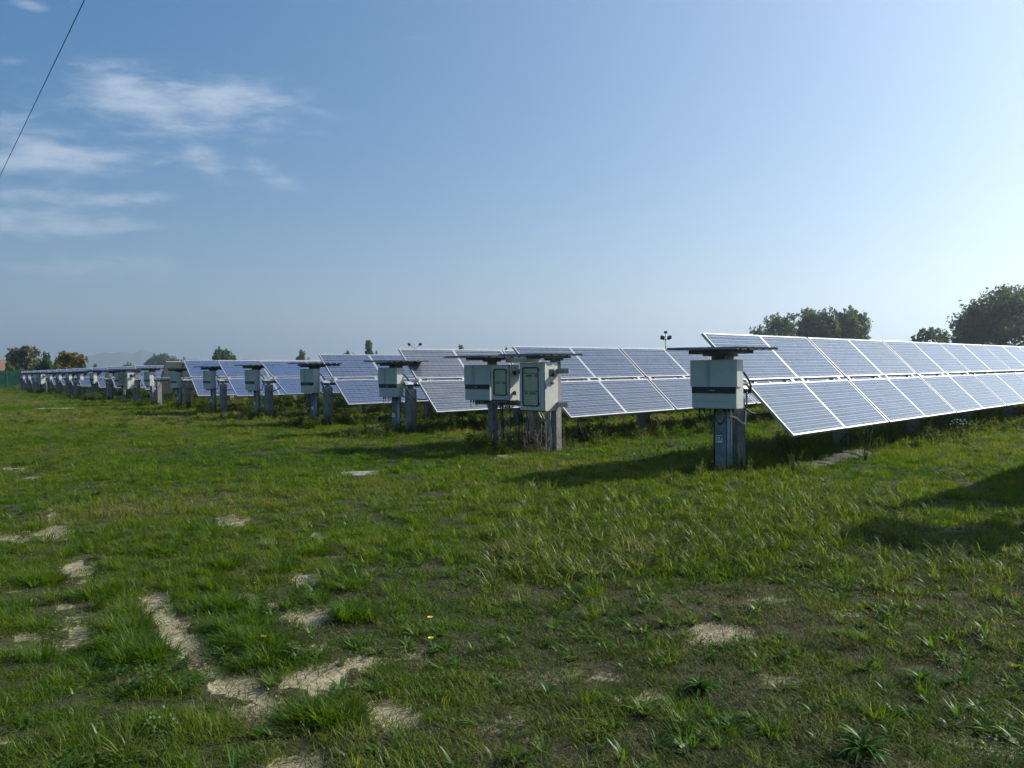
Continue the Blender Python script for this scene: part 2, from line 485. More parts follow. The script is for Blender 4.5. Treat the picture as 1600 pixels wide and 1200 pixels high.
# ------------------------------------------------------------------ ground fields (world positions of bare soil, dry turf ...)
SOIL = [  # bare soil: photo px x, y, rx, ry, slope, strength  -> patches on the ground
    (236, 922, 16, 20, .6, .8), (250, 948, 30, 34, 1.0, 1.35), (268, 976, 34, 36, 1.0, 1.4), (292, 1003, 34, 34, 1.0, 1.4), (318, 1030, 32, 28, .9, 1.35),
    (345, 1055, 20, 12, .6, 1.1), (373, 1078, 38, 15, 0, 1.35), (412, 1132, 52, 36, .1, 1.45), (457, 1190, 56, 20, 0, 1.4), (500, 1060, 64, 26, -.1, 1.4), (563, 1035, 46, 14, 0, 1.1),
    (507, 1007, 30, 9, 0, 1.0), (602, 1102, 62, 28, .2, 1.3), (477, 961, 44, 14, .1, 1.2), (378, 931, 28, 13, 0, 1.2), (431, 941, 22, 7, 0, .8),
    (480, 903, 22, 9, 0, 1.1), (421, 840, 16, 9, 0, .8), (370, 812, 26, 8, 0, .9), (500, 834, 16, 6, 0, .8), (117, 885, 38, 17, .1, .95),
    (85, 830, 30, 13, -.2, 1.0), (15, 842, 34, 9, 0, 1.0), (81, 808, 9, 11, 0, .9), (122, 982, 30, 10, .1, 1.1), (101, 944, 18, 7, 0, .8), (40, 992, 20, 7, 0, .9),
    (50, 746, 18, 4, 0, 1.0), (15, 731, 26, 4, 0, 1.0), (100, 742, 12, 3, 0, .8), (640, 1020, 30, 9, 0, .48), (700, 1050, 30, 9, 0, .42), (782, 1002, 30, 7, 0, .48),
    (1115, 990, 60, 26, -.1, .82), (1205, 935, 44, 10, 0, .55), (1020, 1085, 48, 17, .1, .76), (930, 1020, 40, 10, 0, .45),
    (1320, 955, 40, 10, 0, .55), (1550, 1165, 62, 18, .2, .66), (1500, 828, 66, 9, -.05, .66), (1420, 975, 40, 11, 0, .5), (1180, 785, 26, 6, 0, .6),
    (790, 715, 40, 6, 0, .6), (1450, 1190, 54, 12, 0, .55), (690, 1180, 50, 12, 0, .46), (1230, 1060, 40, 12, 0, .5)]
TUFTS = [(325, 915), (350, 945), (374, 978), (392, 1005), (410, 1036), (420, 1012), (488, 1128), (512, 1122), (222, 896), (196, 985), (225, 1030), (195, 1015),
         (556, 962), (640, 862), (488, 862), (350, 882), (310, 898), (150, 930), (70, 905), (250, 860), (440, 890), (545, 915)]


def fields(x, y):
    """soil, dry-turf and broad-grass amounts at ground points (numpy arrays)"""
    px, py = project(x, y)
    ok = y > .6
    px = np.where(ok, px, -9e3); py = np.where(ok, py, 9e3)
    w1 = (fbm(x, y, 3.1, 3) - .5); w2 = (fbm(x, y, 11., 9) - .5)
    soil = np.zeros_like(x)
    for cx, cy, rx, ry, sl, st in SOIL:
        dx = px - cx; dy = py - cy - dx * sl
        r = np.sqrt((dx / rx) ** 2 + (dy / ry) ** 2)
        soil = np.maximum(soil, st * (1 - sstep(.55, 1.2, r + w1 * 1.1 + w2 * 1.3)))
    w3 = fbm(x, y, 22., 19, 3)
    soil = np.clip(np.where(soil < .9, soil * sstep(.22, .58, w3 + .35 * soil), soil), 0, 1)
    d = np.hypot(x, y)
    # scattered bare scraps everywhere in the foreground
    soil = np.maximum(soil, .42 * sstep(.66, .74, fbm(x, y, 2.3, 21, 4)) * sstep(14, 8, d))
    dry = sstep(560, 760, px + (fbm(x, y, .8, 31) - .5) * 260 + (py - 1000) * .25) * sstep(868, 930, py + w1 * 50)
    dry = np.maximum(dry, .8 * sstep(.55, .68, fbm(x, y, .55, 41)) * sstep(300, 400, px) * sstep(790, 850, py))
    dry = np.maximum(dry, .55 * sstep(330, 400, px) * sstep(780, 640, px) * sstep(840, 900, py))
    broad = sstep(720, 820, px + w1 * 150) * sstep(925, 885, py + w1 * 70) * sstep(745, 800, py + w1 * 50 + w2 * 20)
    broad = broad * (1 - .75 * sstep(1380, 1450, px) * sstep(880, 860, py))
    broad = np.maximum(broad, sstep(1330, 1420, px) * sstep(860, 885, py) * sstep(930, 905, py))
    return soil, dry, broad, px, py


# rows of taller weeds grow under the tables: distance to the nearest table line (along q), and run along r
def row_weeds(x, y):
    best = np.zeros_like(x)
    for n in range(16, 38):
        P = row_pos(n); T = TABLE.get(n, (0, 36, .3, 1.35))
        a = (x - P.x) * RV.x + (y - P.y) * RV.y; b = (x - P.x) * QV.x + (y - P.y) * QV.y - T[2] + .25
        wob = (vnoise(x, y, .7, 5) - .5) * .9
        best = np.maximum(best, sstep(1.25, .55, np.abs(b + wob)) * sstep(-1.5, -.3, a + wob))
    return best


def height(x, y):
    d = np.hypot(x, y)
    return ((fbm(x, y, .35, 51, 3) - .5) * .09 + (fbm(x, y, 2.2, 61, 3) - .5) * .035) * sstep(120, 20, d)


def build_ground():
    fr = np.radians(np.linspace(90 + 58, 90 - 58, 560))
    bk = np.radians(np.linspace(90 - 58, -270 + 90 + 58, 60)[1:-1] - 0)
    th = np.concatenate([fr, bk])
    rr = [0.25]
    while rr[-1] < 11000: rr.append(rr[-1] * 1.0165 + .004)
    rr = np.array(rr); nr, na = len(rr), len(th)
    X = (rr[:, None] * np.cos(th)[None]).ravel(); Y = (rr[:, None] * np.sin(th)[None]).ravel()
    soil, dry, broad, px, py = fields(X, Y)
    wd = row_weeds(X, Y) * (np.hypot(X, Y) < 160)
    Z = height(X, Y) - soil * .018
    v = np.concatenate([np.stack([X, Y, Z], 1), [[0, 0, 0]]])
    i = np.arange(nr - 1)[:, None] * na + np.arange(na)[None]
    j = np.arange(nr - 1)[:, None] * na + (np.arange(na) + 1) % na
    q = np.stack([i, i + na, j + na, j], -1).reshape(-1, 4)
    c = len(v) - 1
    tri = np.stack([np.full(na, c), np.arange(na), (np.arange(na) + 1) % na], -1)
    me = bpy.data.meshes.new('ground')
    me.vertices.add(len(v)); me.vertices.foreach_set('co', v.ravel())
    nl = q.size + tri.size
    me.loops.add(nl); me.loops.foreach_set('vertex_index', np.concatenate([q.ravel(), tri.ravel()]).astype(np.int32))
    me.polygons.add(len(q) + len(tri))
    st = np.concatenate([np.arange(len(q)) * 4, q.size + np.arange(len(tri)) * 3]).astype(np.int32)
    me.polygons.foreach_set('loop_start', st)
    me.update(calc_edges=True); me.validate()
    me.polygons.foreach_set('use_smooth', np.ones(len(me.polygons), bool))
    for nm, a in (('soil', soil), ('dry', dry), ('weedy', wd)):
        at = me.attributes.new(nm, 'FLOAT', 'POINT'); at.data.foreach_set('value', np.concatenate([a, [0]]).astype(np.float32))
    k = Nodes('field_ground')
    tc = k.n('TexCoord'); co = tc.outputs['Object']

    def attr(n): return k.n('Attribute', attribute_name=n).outputs['Fac']
    sand = k.mixc(k.ramp(k.noise(9, 6, .7, co), .3, .7), (.29, .25, .155), (.44, .385, .255))
    sand = k.mixc(k.math('MULTIPLY', k.ramp(k.noise(130, 3, .7, co), .55, .72), .35), sand, (.18, .14, .085))
    earth = k.mixc(k.ramp(k.noise(14, 6, .7, co), .3, .7), (.030, .026, .014), (.075, .062, .036))
    thatch = k.mixc(k.ramp(k.noise(45, 5, .7, co), .35, .65), (.030, .027, .014), (.085, .072, .042))
    gr = k.mixc(k.ramp(k.noise(.45, 5, .65, co), .35, .65), (.030, .060, .012), (.060, .085, .022))
    gr = k.mixc(k.math('MULTIPLY', k.ramp(k.noise(3.0, 6, .7, co), .45, .7), .55), gr, (.10, .10, .04))
    under = k.mixc(.7, gr, earth)
    c = k.mixc(attr('dry'), under, thatch)
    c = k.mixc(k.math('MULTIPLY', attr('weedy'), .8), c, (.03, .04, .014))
    sf = k.math('ADD', attr('soil'), k.math('MULTIPLY', k.math('SUBTRACT', k.noise(26, 6, .75, co), .5), 1.1))
    c = k.mixc(k.ramp(sf, .34, .58), c, sand)
    b = k.n('BsdfPrincipled'); b.inputs['Roughness'].default_value = .95; b.inputs['Specular IOR Level'].default_value = .15
    k.l(c, b.inputs['Base Color'])
    bp = k.n('Bump'); bp.inputs['Strength'].default_value = .7; bp.inputs['Distance'].default_value = .02
    k.l(k.noise(38, 7, .7, co), bp.inputs['Height']); k.l(bp.outputs[0], b.inputs['Normal'])
    k.l(b.outputs[0], k.out.inputs[0])
    me.materials.append(k.m)
    o = link('ground', me); o['kind'] = 'structure'
    return o


build_ground()


# ------------------------------------------------------------------ hills far behind
def build_hills():
    for nm, az0, az1, D, prof in (('hills', -34, -9, 5500, lambda t: 22 + 95 * np.exp(-((t - .34) / .13) ** 2) + 50 * np.exp(-((t - .62) / .2) ** 2) + 28 * (1 - t)),
                                  ('hills', 21, 36, 5500, lambda t: 8 + 60 * np.exp(-((t - .45) / .25) ** 2))):
        n = 160; t = np.linspace(0, 1, n); az = np.radians(az0 + (az1 - az0) * t)
        h = prof(t) * sstep(0, .08, t) * sstep(1, .9, t) * (.72 + .56 * fbm(t * 40, t * 0, .8, 77)) + 1
        bm = bmesh.new(); rows = []
        for dd, hh in ((-700, 0), (-420, .35), (-200, .72), (0, 1.), (350, .6), (800, 0)):
            rows.append([bm.verts.new(((D + dd) * math.sin(a), (D + dd) * math.cos(a), -3 + hh * hx * 1.0)) for i, (a, hx) in enumerate(zip(az, h))])
        for a, b in zip(rows[:-1], rows[1:]):
            for i in range(n - 1): bm.faces.new((a[i], a[i + 1], b[i + 1], b[i])).smooth = True
        k = mat_plain('hill_woods', (.06, .075, .035), .95, 0, .4, .004, ((.16, .15, .08), .5))
        o = link(nm, to_mesh(bm, nm, k)); o['kind'] = 'structure'


build_hills()


# ------------------------------------------------------------------ trackers: solar tables on a torque tube and concrete posts
MW, MH, MT = 1.70, 1.00, .042


def module_meshes():
    bm = bmesh.new(); r = .024
    hw, hh = MW / 2, MH / 2
    add_box(bm, -hw, hw, hh - r, hh, -MT, 0); add_box(bm, -hw, hw, -hh, -hh + r, -MT, 0)
    add_box(bm, -hw, -hw + r, -hh + r, hh - r, -MT, 0); add_box(bm, hw - r, hw, -hh + r, hh - r, -MT, 0)
    fr = to_mesh(bm, 'solar_panel', M['alu'])
    gl = box_me('glass', M['cells'], -hw + r, hw - r, -hh + r, hh - r, -.010, -.003)
    bk = box_me('back_sheet', M['backsheet'], -hw + r, hw - r, -hh + r, hh - r, -.016, -.012)
    jb = box_me('junction_box', M['black'], -.09, .09, .25, .37, -.038, -.018)
    return fr, gl, bk, jb


MOD = module_meshes()
ME_RAIL = box_me('rail', M['steel'], -.03, .03, -1.0, 1.0, -.04, 0)
ME_POST = box_me('post', M['concrete'], -.10, .10, -.10, .10, -.35, 1.08, .008)
bm = bmesh.new(); add_box(bm, -.08, .08, -.09, .09, 1.08, 1.11); add_box(bm, -.012, .012, -.09, .09, 1.11, 1.2)
ME_BRACKET = to_mesh(bm, 'bracket', M['steel'])
ME_CLIP = box_me('clip', M['alu'], -.045, .045, -.030, .030, -.012, .004)


def clump_noise(n): return random.Random(n)


def build_tracker(n, label):
    s, tl, qo, zc = TABLE.get(n, (0, 36, .15, 1.355))
    cols = NCOL.get(n, 4)
    P = row_pos(n); T = thing('solar_tracker', label, 'solar panels', P, RZ, 'rows of tilted solar panels')
    th = R(tl); ct, st = math.cos(th), math.sin(th)
    rnd = random.Random(n * 13)
    yc = -qo
    near = n >= 32
    nrm = Vector((0, -st, ct))
    cen = Vector((0, yc, zc))
    for c in range(cols):
        x = s + MW / 2 + c * MW + (c // 2) * .084 + (c % 2) * .010
        for sgn in (1, -1):
            up = sgn * (MH / 2 + .04)
            p = cen + Vector((x, up * ct, up * st))
            jt = rnd.uniform(-.006, .006)
            o = link('solar_panel', MOD[0], T, p, (th + jt, rnd.uniform(-.003, .003), 0))
            link('glass', MOD[1], o).color = ROW_TINT.get(n, (.7, .95, 1.1, .3))
            link('back_sheet', MOD[2], o)
            if near: link('junction_box', MOD[3], o)
        if near and n <= 37 and c < 6:
            for fx in (-.45, .35):
                link('clip', ME_CLIP, T, cen + Vector((x + fx * MW, 0, 0)) - nrm * .008, (th, 0, 0))
    x1 = s + cols * MW + (cols // 2) * .084
    for c in range(cols):
        x = s + MW / 2 + c * MW + (c // 2) * .084
        for e in ((-.5, .5) if near else (0,)):
            link('rail', ME_RAIL, T, cen + Vector((x + e, 0, 0)) - nrm * (MT + .002), (th, 0, 0))
    tc_ = cen - nrm * .15
    bm = bmesh.new(); add_box(bm, s - .32, x1, -.05, .05, -.05, .05)
    link('torque_tube', to_mesh(bm, 'torque_tube', M['steel'], .006), T, (0, tc_.y, tc_.z), (th, 0, 0))
    ztop = tc_.z - .14
    k = 0; x = s - .12
    while x < x1 and k < 8:
        o = link('post', ME_POST, T, (x, tc_.y, ztop - 1.08), (0, 0, 0))
        link('bracket', ME_BRACKET, o)
        x = s + (k + 1) * 3.494 - .042; k += 1
    # torque arm and hanging cable at the lane end
    bm = bmesh.new()
    add_tube(bm, curve_pts([(s - .28, tc_.y, tc_.z), (s - .30, tc_.y - .12, tc_.z - .14), (s - .22, tc_.y - .30, tc_.z - .33), (s + .02, tc_.y - .62 * ct, zc - .62 * st - .02)], 5), .014, 6)
    link('cable', to_mesh(bm, 'cable', M['cable']), T)
    bm = bmesh.new()
    add_tube(bm, curve_pts([(s - .2, tc_.y + .05, ztop - .02), (s - .3, tc_.y + .02, ztop + .10), (s - .33, tc_.y - .02, tc_.z + .04), (s - .24, tc_.y - .05, tc_.z + .02)], 5), .016, 6)
    link('conduit', to_mesh(bm, 'conduit', M['pvc']), T)
    return T


def ordinal_label(n):
    k = 37 - n
    return k


for n in range(38, 18, -1):
    k = 37 - n
    if n == 38: lab = 'row of solar panels just outside the right edge, throwing the shadow at lower right'
    elif n == 37: lab = 'nearest row of solar panels, behind the box on the post numbered 37'
    elif n == 36: lab = 'second row of solar panels, behind the pair of glazed electrical cabinets nearest the camera'
    elif n == 30: lab = 'row of solar panels tilted the other way, showing its pale backs'
    elif n == 33: lab = 'flattest tilted blue row of solar panels, fifth from the front'
    else: lab = '%s tilted row of blue solar panels, counted back from the post numbered 37' % ORD[k]
    build_tracker(n, lab)


# ------------------------------------------------------------------ inverter stations
def corrugated(x0, x1, y0, y1, z, mat, pitch=.2, rh=.032, slope=0.0):
    bm = bmesh.new(); prof = []
    x = x0
    while x < x1 - .01:
        prof += [(x, 0), (x + pitch * .30, 0), (x + pitch * .42, rh), (x + pitch * .62, rh), (x + pitch * .74, 0)]
        x += pitch
    prof.append((min(x, x1), 0))
    t = .006; A = []
    for yy in (y0, y1):
        zz = z + slope * (yy - y0)
        A.append(([bm.verts.new((px, yy, zz + pz)) for px, pz in prof], [bm.verts.new((px, yy, zz + pz - t)) for px, pz in prof]))
    (a0, b0), (a1, b1) = A
    for i in range(len(prof) - 1):
        bm.faces.new((a0[i], a0[i + 1], a1[i + 1], a1[i])); bm.faces.new((b0[i], b1[i], b1[i + 1], b0[i + 1]))
        bm.faces.new((a0[i], b0[i], b0[i + 1], a0[i + 1])); bm.faces.new((a1[i], a1[i + 1], b1[i + 1], b1[i]))
    bm.faces.new((a0[0], a1[0], b1[0], b0[0])); bm.faces.new((a0[-1], b0[-1], b1[-1], a1[-1]))
    return to_mesh(bm, 'roof_sheet', mat)


def inverter_meshes():
    o = {}
    W2 = .36
    bm = bmesh.new(); add_box(bm, -.10, .10, -W2, W2, .913, 1.600); o['inverter_case'] = to_mesh(bm, 'inverter_case', M['case'], .012)
    # upper cover: wider, its front face bowed
    bm = bmesh.new(); n = 14; top = []; bot = []
    zt, zb = 1.604, 1.222; w = .378
    outl = [(.03, w)] + [(-.105 - .035 * math.sin(PI * (i / n)) ** .5, w - 2 * w * i / n) for i in range(n + 1)] + [(.03, -w)]
    for x, y in outl:
        top.append(bm.verts.new((x, y, zt))); bot.append(bm.verts.new((x, y, zb)))
    m = len(outl)
    for i in range(m): bm.faces.new((top[i], top[(i + 1) % m], bot[(i + 1) % m], bot[i]))
    bm.faces.new(top[::-1]); bm.faces.new(bot)
    o['upper_cover'] = to_mesh(bm, 'upper_cover', M['case_lid'])
    o['cover_strip'] = box_me('cover_strip', M['strip'], -.146, -.128, .035, .085, 1.225, 1.596)
    # dark grip band curving up in the middle
    bm = bmesh.new(); n = 12; f = []; 
    for i in range(n + 1):
        y = W2 * .985 - 2 * W2 * .985 * i / n; b = math.sin(PI * i / n)
        f.append((bm.verts.new((-.108 - .010 * b, y, 1.222)), bm.verts.new((-.108 - .010 * b, y, 1.128 + .004 * b)), bm.verts.new((-.09, y, 1.222)), bm.verts.new((-.09, y, 1.128))))
    for i in range(n):
        a, b = f[i], f[i + 1]
        bm.faces.new((a[0], b[0], b[1], a[1])); bm.faces.new((a[2], a[0], b[0], b[2])) ; bm.faces.new((a[1], b[1], b[3], a[3]))
    for a in (f[0], f[-1]): bm.faces.new((a[0], a[1], a[3], a[2]))
    o['grip_band'] = to_mesh(bm, 'grip_band', M['black'])
    o['badge'] = box_me('badge', M['strip'], -.122, -.116, -.03, .05, 1.165, 1.178)
    o['seam'] = box_me('seam', M['strip'], -.1025, -.0985, -.31, .31, 1.012, 1.018)
    bm = bmesh.new()
    for y in (-.26, -.2, -.13, .02, .1, .2, .28):
        add_tube(bm, [(-.02, y, .915), (-.02, y, .87)], .016, 8); add_tube(bm, [(-.02, y, .872), (-.02, y, .80 + .03 * math.sin(y * 40))], .007, 6)
    o['cable_gland'] = to_mesh(bm, 'cable_gland', M['black'])
    return o


INV = inverter_meshes()
ME_SPOST = box_me('post', M['concrete'], -.075, .075, -.09, .09, -.35, 1.64, .006)
ME_ROOF = corrugated(-.42, .60, -.56, .62, 1.745, M['roof'], .2, .032, .012)
bm = bmesh.new(); add_box(bm, -.20, .42, -.34, .34, 1.690, 1.742); add_box(bm, -.30, .50, -.045, .045, 1.655, 1.690); add_box(bm, .03, .27, -.11, .11, 1.60, 1.655)
ME_ROOFFRAME = to_mesh(bm, 'roof_frame', M['roof'])
ME_PLATE = box_me('number_plate', M['black'], -.004, 0, -.062, .062, -.062, .062)
ME_PLATEFACE = box_me('plate_face', M['white'], -.006, -.004, -.055, .055, -.055, .055)
bm = bmesh.new(); add_tube(bm, [(0, 0, -.1), (0, 0, .95)], .02, 10); add_tube(bm, [(.0, -.05, -.1), (0, -.05, .9)], .011, 8)
ME_PIPE = to_mesh(bm, 'conduit', M['pvc'])
bm = bmesh.new(); add_tube(bm, [(0, 0, -.1), (0, .004, .4), (0, 0, .92)], .009, 6); add_tube(bm, [(.03, .03, -.1), (.03, .035, .4), (.03, .02, .92)], .007, 6)
for z in (.12, .34, .58): add_box(bm, -.012, .05, -.012, .05, z, z + .012)
ME_THIN = to_mesh(bm, 'cable', M['cable'])
bm = bmesh.new(); add_tube(bm, curve_pts([(.10, -.10, .80), (.20, -.16, .78), (.33, -.20, .70), (.42, -.20, .68), (.46, -.19, .82), (.47, -.18, .88)], 6), .014, 8)
ME_JPIPE = to_mesh(bm, 'flexible_conduit', M['white'])
bm = bmesh.new(); add_tube(bm, curve_pts([(.08, -.28, 1.50), (.20, -.34, 1.38), (.30, -.36, 1.22), (.40, -.26, 1.12)], 6), .016, 8)
add_tube(bm, curve_pts([(.06, -.30, .95), (.16, -.36, .93), (.22, -.34, 1.1), (.34, -.28, 1.18), (.42, -.22, 1.12)], 6), .012, 8)
ME_BCABLE = to_mesh(bm, 'black_cable', M['cable'])
bm = bmesh.new(); add_tube(bm, curve_pts([(0, .085, .78), (-.004, .03, .70), (-.004, -.03, .70), (0, -.085, .78)], 5), .006, 6)
ME_LOOP = to_mesh(bm, 'cable_loop', M['cable'])


def text_mesh(txt, size, mat):
    cu = bpy.data.curves.new('digits', 'FONT'); cu.body = txt; cu.size = size; cu.align_x = 'CENTER'; cu.align_y = 'CENTER'; cu.extrude = .0012
    cu.offset = size * .02
    o = bpy.data.objects.new('digits_tmp', cu); COL.objects.link(o)
    bpy.context.view_layer.update()
    me = bpy.data.meshes.new_from_object(o.evaluated_get(bpy.context.evaluated_depsgraph_get()))
    me.materials.clear(); me.materials.append(mat); me.name = 'digits'
    bpy.data.objects.remove(o); bpy.data.curves.remove(cu)
    return me


def add_inverter(root, x, y):
    c = link('inverter_case', INV['inverter_case'], root, (x, y, 0))
    for k in ('upper_cover', 'cover_strip', 'grip_band', 'badge', 'seam', 'cable_gland'): link(k, INV[k], c)
    return c


def make_station(label, loc):
    t = thing('inverter_station', label, 'inverter', loc, RZ, 'inverters on posts along the service lane')
    add_inverter(t, 0, 0)
    p = link('post', ME_SPOST, t, (.15, 0, 0))
    link('roof_sheet', ME_ROOF, t); link('roof_frame', ME_ROOFFRAME, t)
    pl = link('number_plate', ME_PLATE, t, (.075, .02, .47)); link('plate_face', ME_PLATEFACE, pl)
    link('conduit', ME_PIPE, t, (.10, -.115, 0)); link('cable', ME_THIN, t, (.10, .11, 0))
    link('flexible_conduit', ME_JPIPE, t); link('black_cable', ME_BCABLE, t)
    link('cable_loop', ME_LOOP, t, (.073, 0, 0)); link('cable_loop', ME_LOOP, t, (.073, 0, .06), (0, 0, 0), (1, .9, .9))
    return t


st_label = {37: 'nearest pale grey inverter box under a roof sheet, on the post numbered 37',
            38: 'inverter box just outside the right edge, beside the lower right shadow',
            35: 'inverter box left of the pair of glazed electrical cabinets nearest the camera',
            30: 'inverter box in front of the panel row showing its pale backs',
            31: 'inverter box just right of the one in front of the pale backed row'}
proto = make_station(st_label[37], row_pos(37))
dg = link('digits', text_mesh('37', .10, M['ink']), None, (-.0065, 0, 0), (PI / 2, 0, -PI / 2))
GROUPS = (36, 29, 22)
for n in list(range(38, 18, -1)):
    if n in GROUPS or n == 37: continue
    c = copy_tree(proto); c.location = row_pos(n)
    c['label'] = st_label.get(n, '%s inverter box on a post, counted back along the lane from number 37' % ORD[37 - n])
    c.rotation_euler.z = RZ + R(random.uniform(-2, 2))
    jz = random.uniform(-.03, .03); c.location.z += jz
dg.parent = [c for c in proto.children if c.name.startswith('number_plate')][0]


def cabinet(root, name, W_, D_, H_, win, x, y, z, side):
    """glazed switch cabinet, front facing local -x; win = (y0, y1, z0, z1) of its window"""
    cab = link(name, box_me(name, M['case'], -D_ / 2, D_ / 2, -W_ / 2, W_ / 2, 0, H_, .008), root, (x, y, z))
    f = -D_ / 2
    y0, y1, z0, z1 = win
    bm = bmesh.new(); yy0, yy1 = -W_ / 2 + .012, W_ / 2 - .012; za, zb = .012, H_ - .012
    add_box(bm, f - .018, f - .002, yy0, y0, za, zb); add_box(bm, f - .018, f - .002, y1, yy1, za, zb)
    add_box(bm, f - .018, f - .002, y0, y1, za, z0); add_box(bm, f - .018, f - .002, y0, y1, z1, zb)
    link('door', to_mesh(bm, 'door', M['case']), cab)
    # equipment plates and breaker rows behind the window
    bm = bmesh.new(); hh = (z1 - z0)
    add_box(bm, f - .006, f - .003, y0, y1, z0, z1); link('equipment_plate', to_mesh(bm, 'equipment_plate', M['plate']), cab)
    for fz in ((.30, .76) if H_ > .75 else (.44,)):
        bm = bmesh.new(); nb = 8
        for i in range(nb):
            a = y0 + .03 + (y1 - y0 - .06) * i / nb
            if (i * 7 + int(fz * 100)) % 5 == 0: continue
            add_box(bm, f - .012, f - .006, a, a + (y1 - y0 - .06) / nb * .8, z0 + hh * fz, z0 + hh * (fz + .055))
        add_box(bm, f - .009, f - .006, y0, y1, z0 + hh * (fz + .075), z0 + hh * (fz + .095))
        link('breaker_row', to_mesh(bm, 'breaker_row', M['breaker']), cab)
    w = link('window', box_me('window', M['window'], f - .0165, f - .0135, y0 + .004, y1 - .004, z0 + .004, z1 - .004), cab)
    # rounded rubber frame
    bm = bmesh.new(); r = .035; pts = []
    for cy, cz, a0 in ((y1 - r, z1 - r, 0), (y0 + r, z1 - r, 90), (y0 + r, z0 + r, 180), (y1 - r, z0 + r, 270)):
        for i in range(5):
            a = R(a0 + i * 22.5); pts.append((f - .020, cy + r * math.cos(a), cz + r * math.sin(a)))
    pts.append(pts[0]); add_tube(bm, pts, .011, 6, False); link('window_seal', to_mesh(bm, 'window_seal', M['rubber']), cab)
    for hz in (.13, H_ - .13):
        link('hinge', box_me('hinge', M['black'], f - .03, f - .018, y0 - .028, y0 - .006, hz - .025, hz + .025), cab)
    link('door_edge', box_me('door_edge', M['rubber'], f - .002, f - .0005, -W_ / 2 + .002, W_ / 2 - .002, .002, H_ - .002), cab)
    if side == 'handles':
        for hz in (H_ * .78, H_ * .22):
            bm = bmesh.new(); add_tube(bm, [(-.02, -W_ / 2 + .001, hz), (-.02, -W_ / 2 - .03, hz)], .03, 12)
            add_box(bm, -.045, .0, -W_ / 2 - .045, -W_ / 2 - .03, hz - .05, hz + .02)
            link('handle', to_mesh(bm, 'handle', M['black']), cab)
    else:
        link('vent_window', box_me('vent_window', M['black'], .0 - .055, .075, -W_ / 2 - .008, -W_ / 2 - .001, H_ * .71, H_ * .86, .003), cab)
        bm = bmesh.new(); add_tube(bm, [(0.02, -W_ / 2, H_ * .57), (.02, -W_ / 2 - .03, H_ * .57)], .024, 12); link('stop_button', to_mesh(bm, 'stop_button', M['red']), cab)
        link('door_lock', box_me('door_lock', M['black'], -D_ / 2 + .02, -D_ / 2 + .03, -W_ / 2 - .006, -W_ / 2, H_ * .45, H_ * .56), cab)
    link('cabinet_lip', box_me('cabinet_lip', M['black'], -D_ / 2 + .01, D_ / 2 - .01, -W_ / 2 + .01, W_ / 2 - .01, -.012, -.001), cab)
    return cab


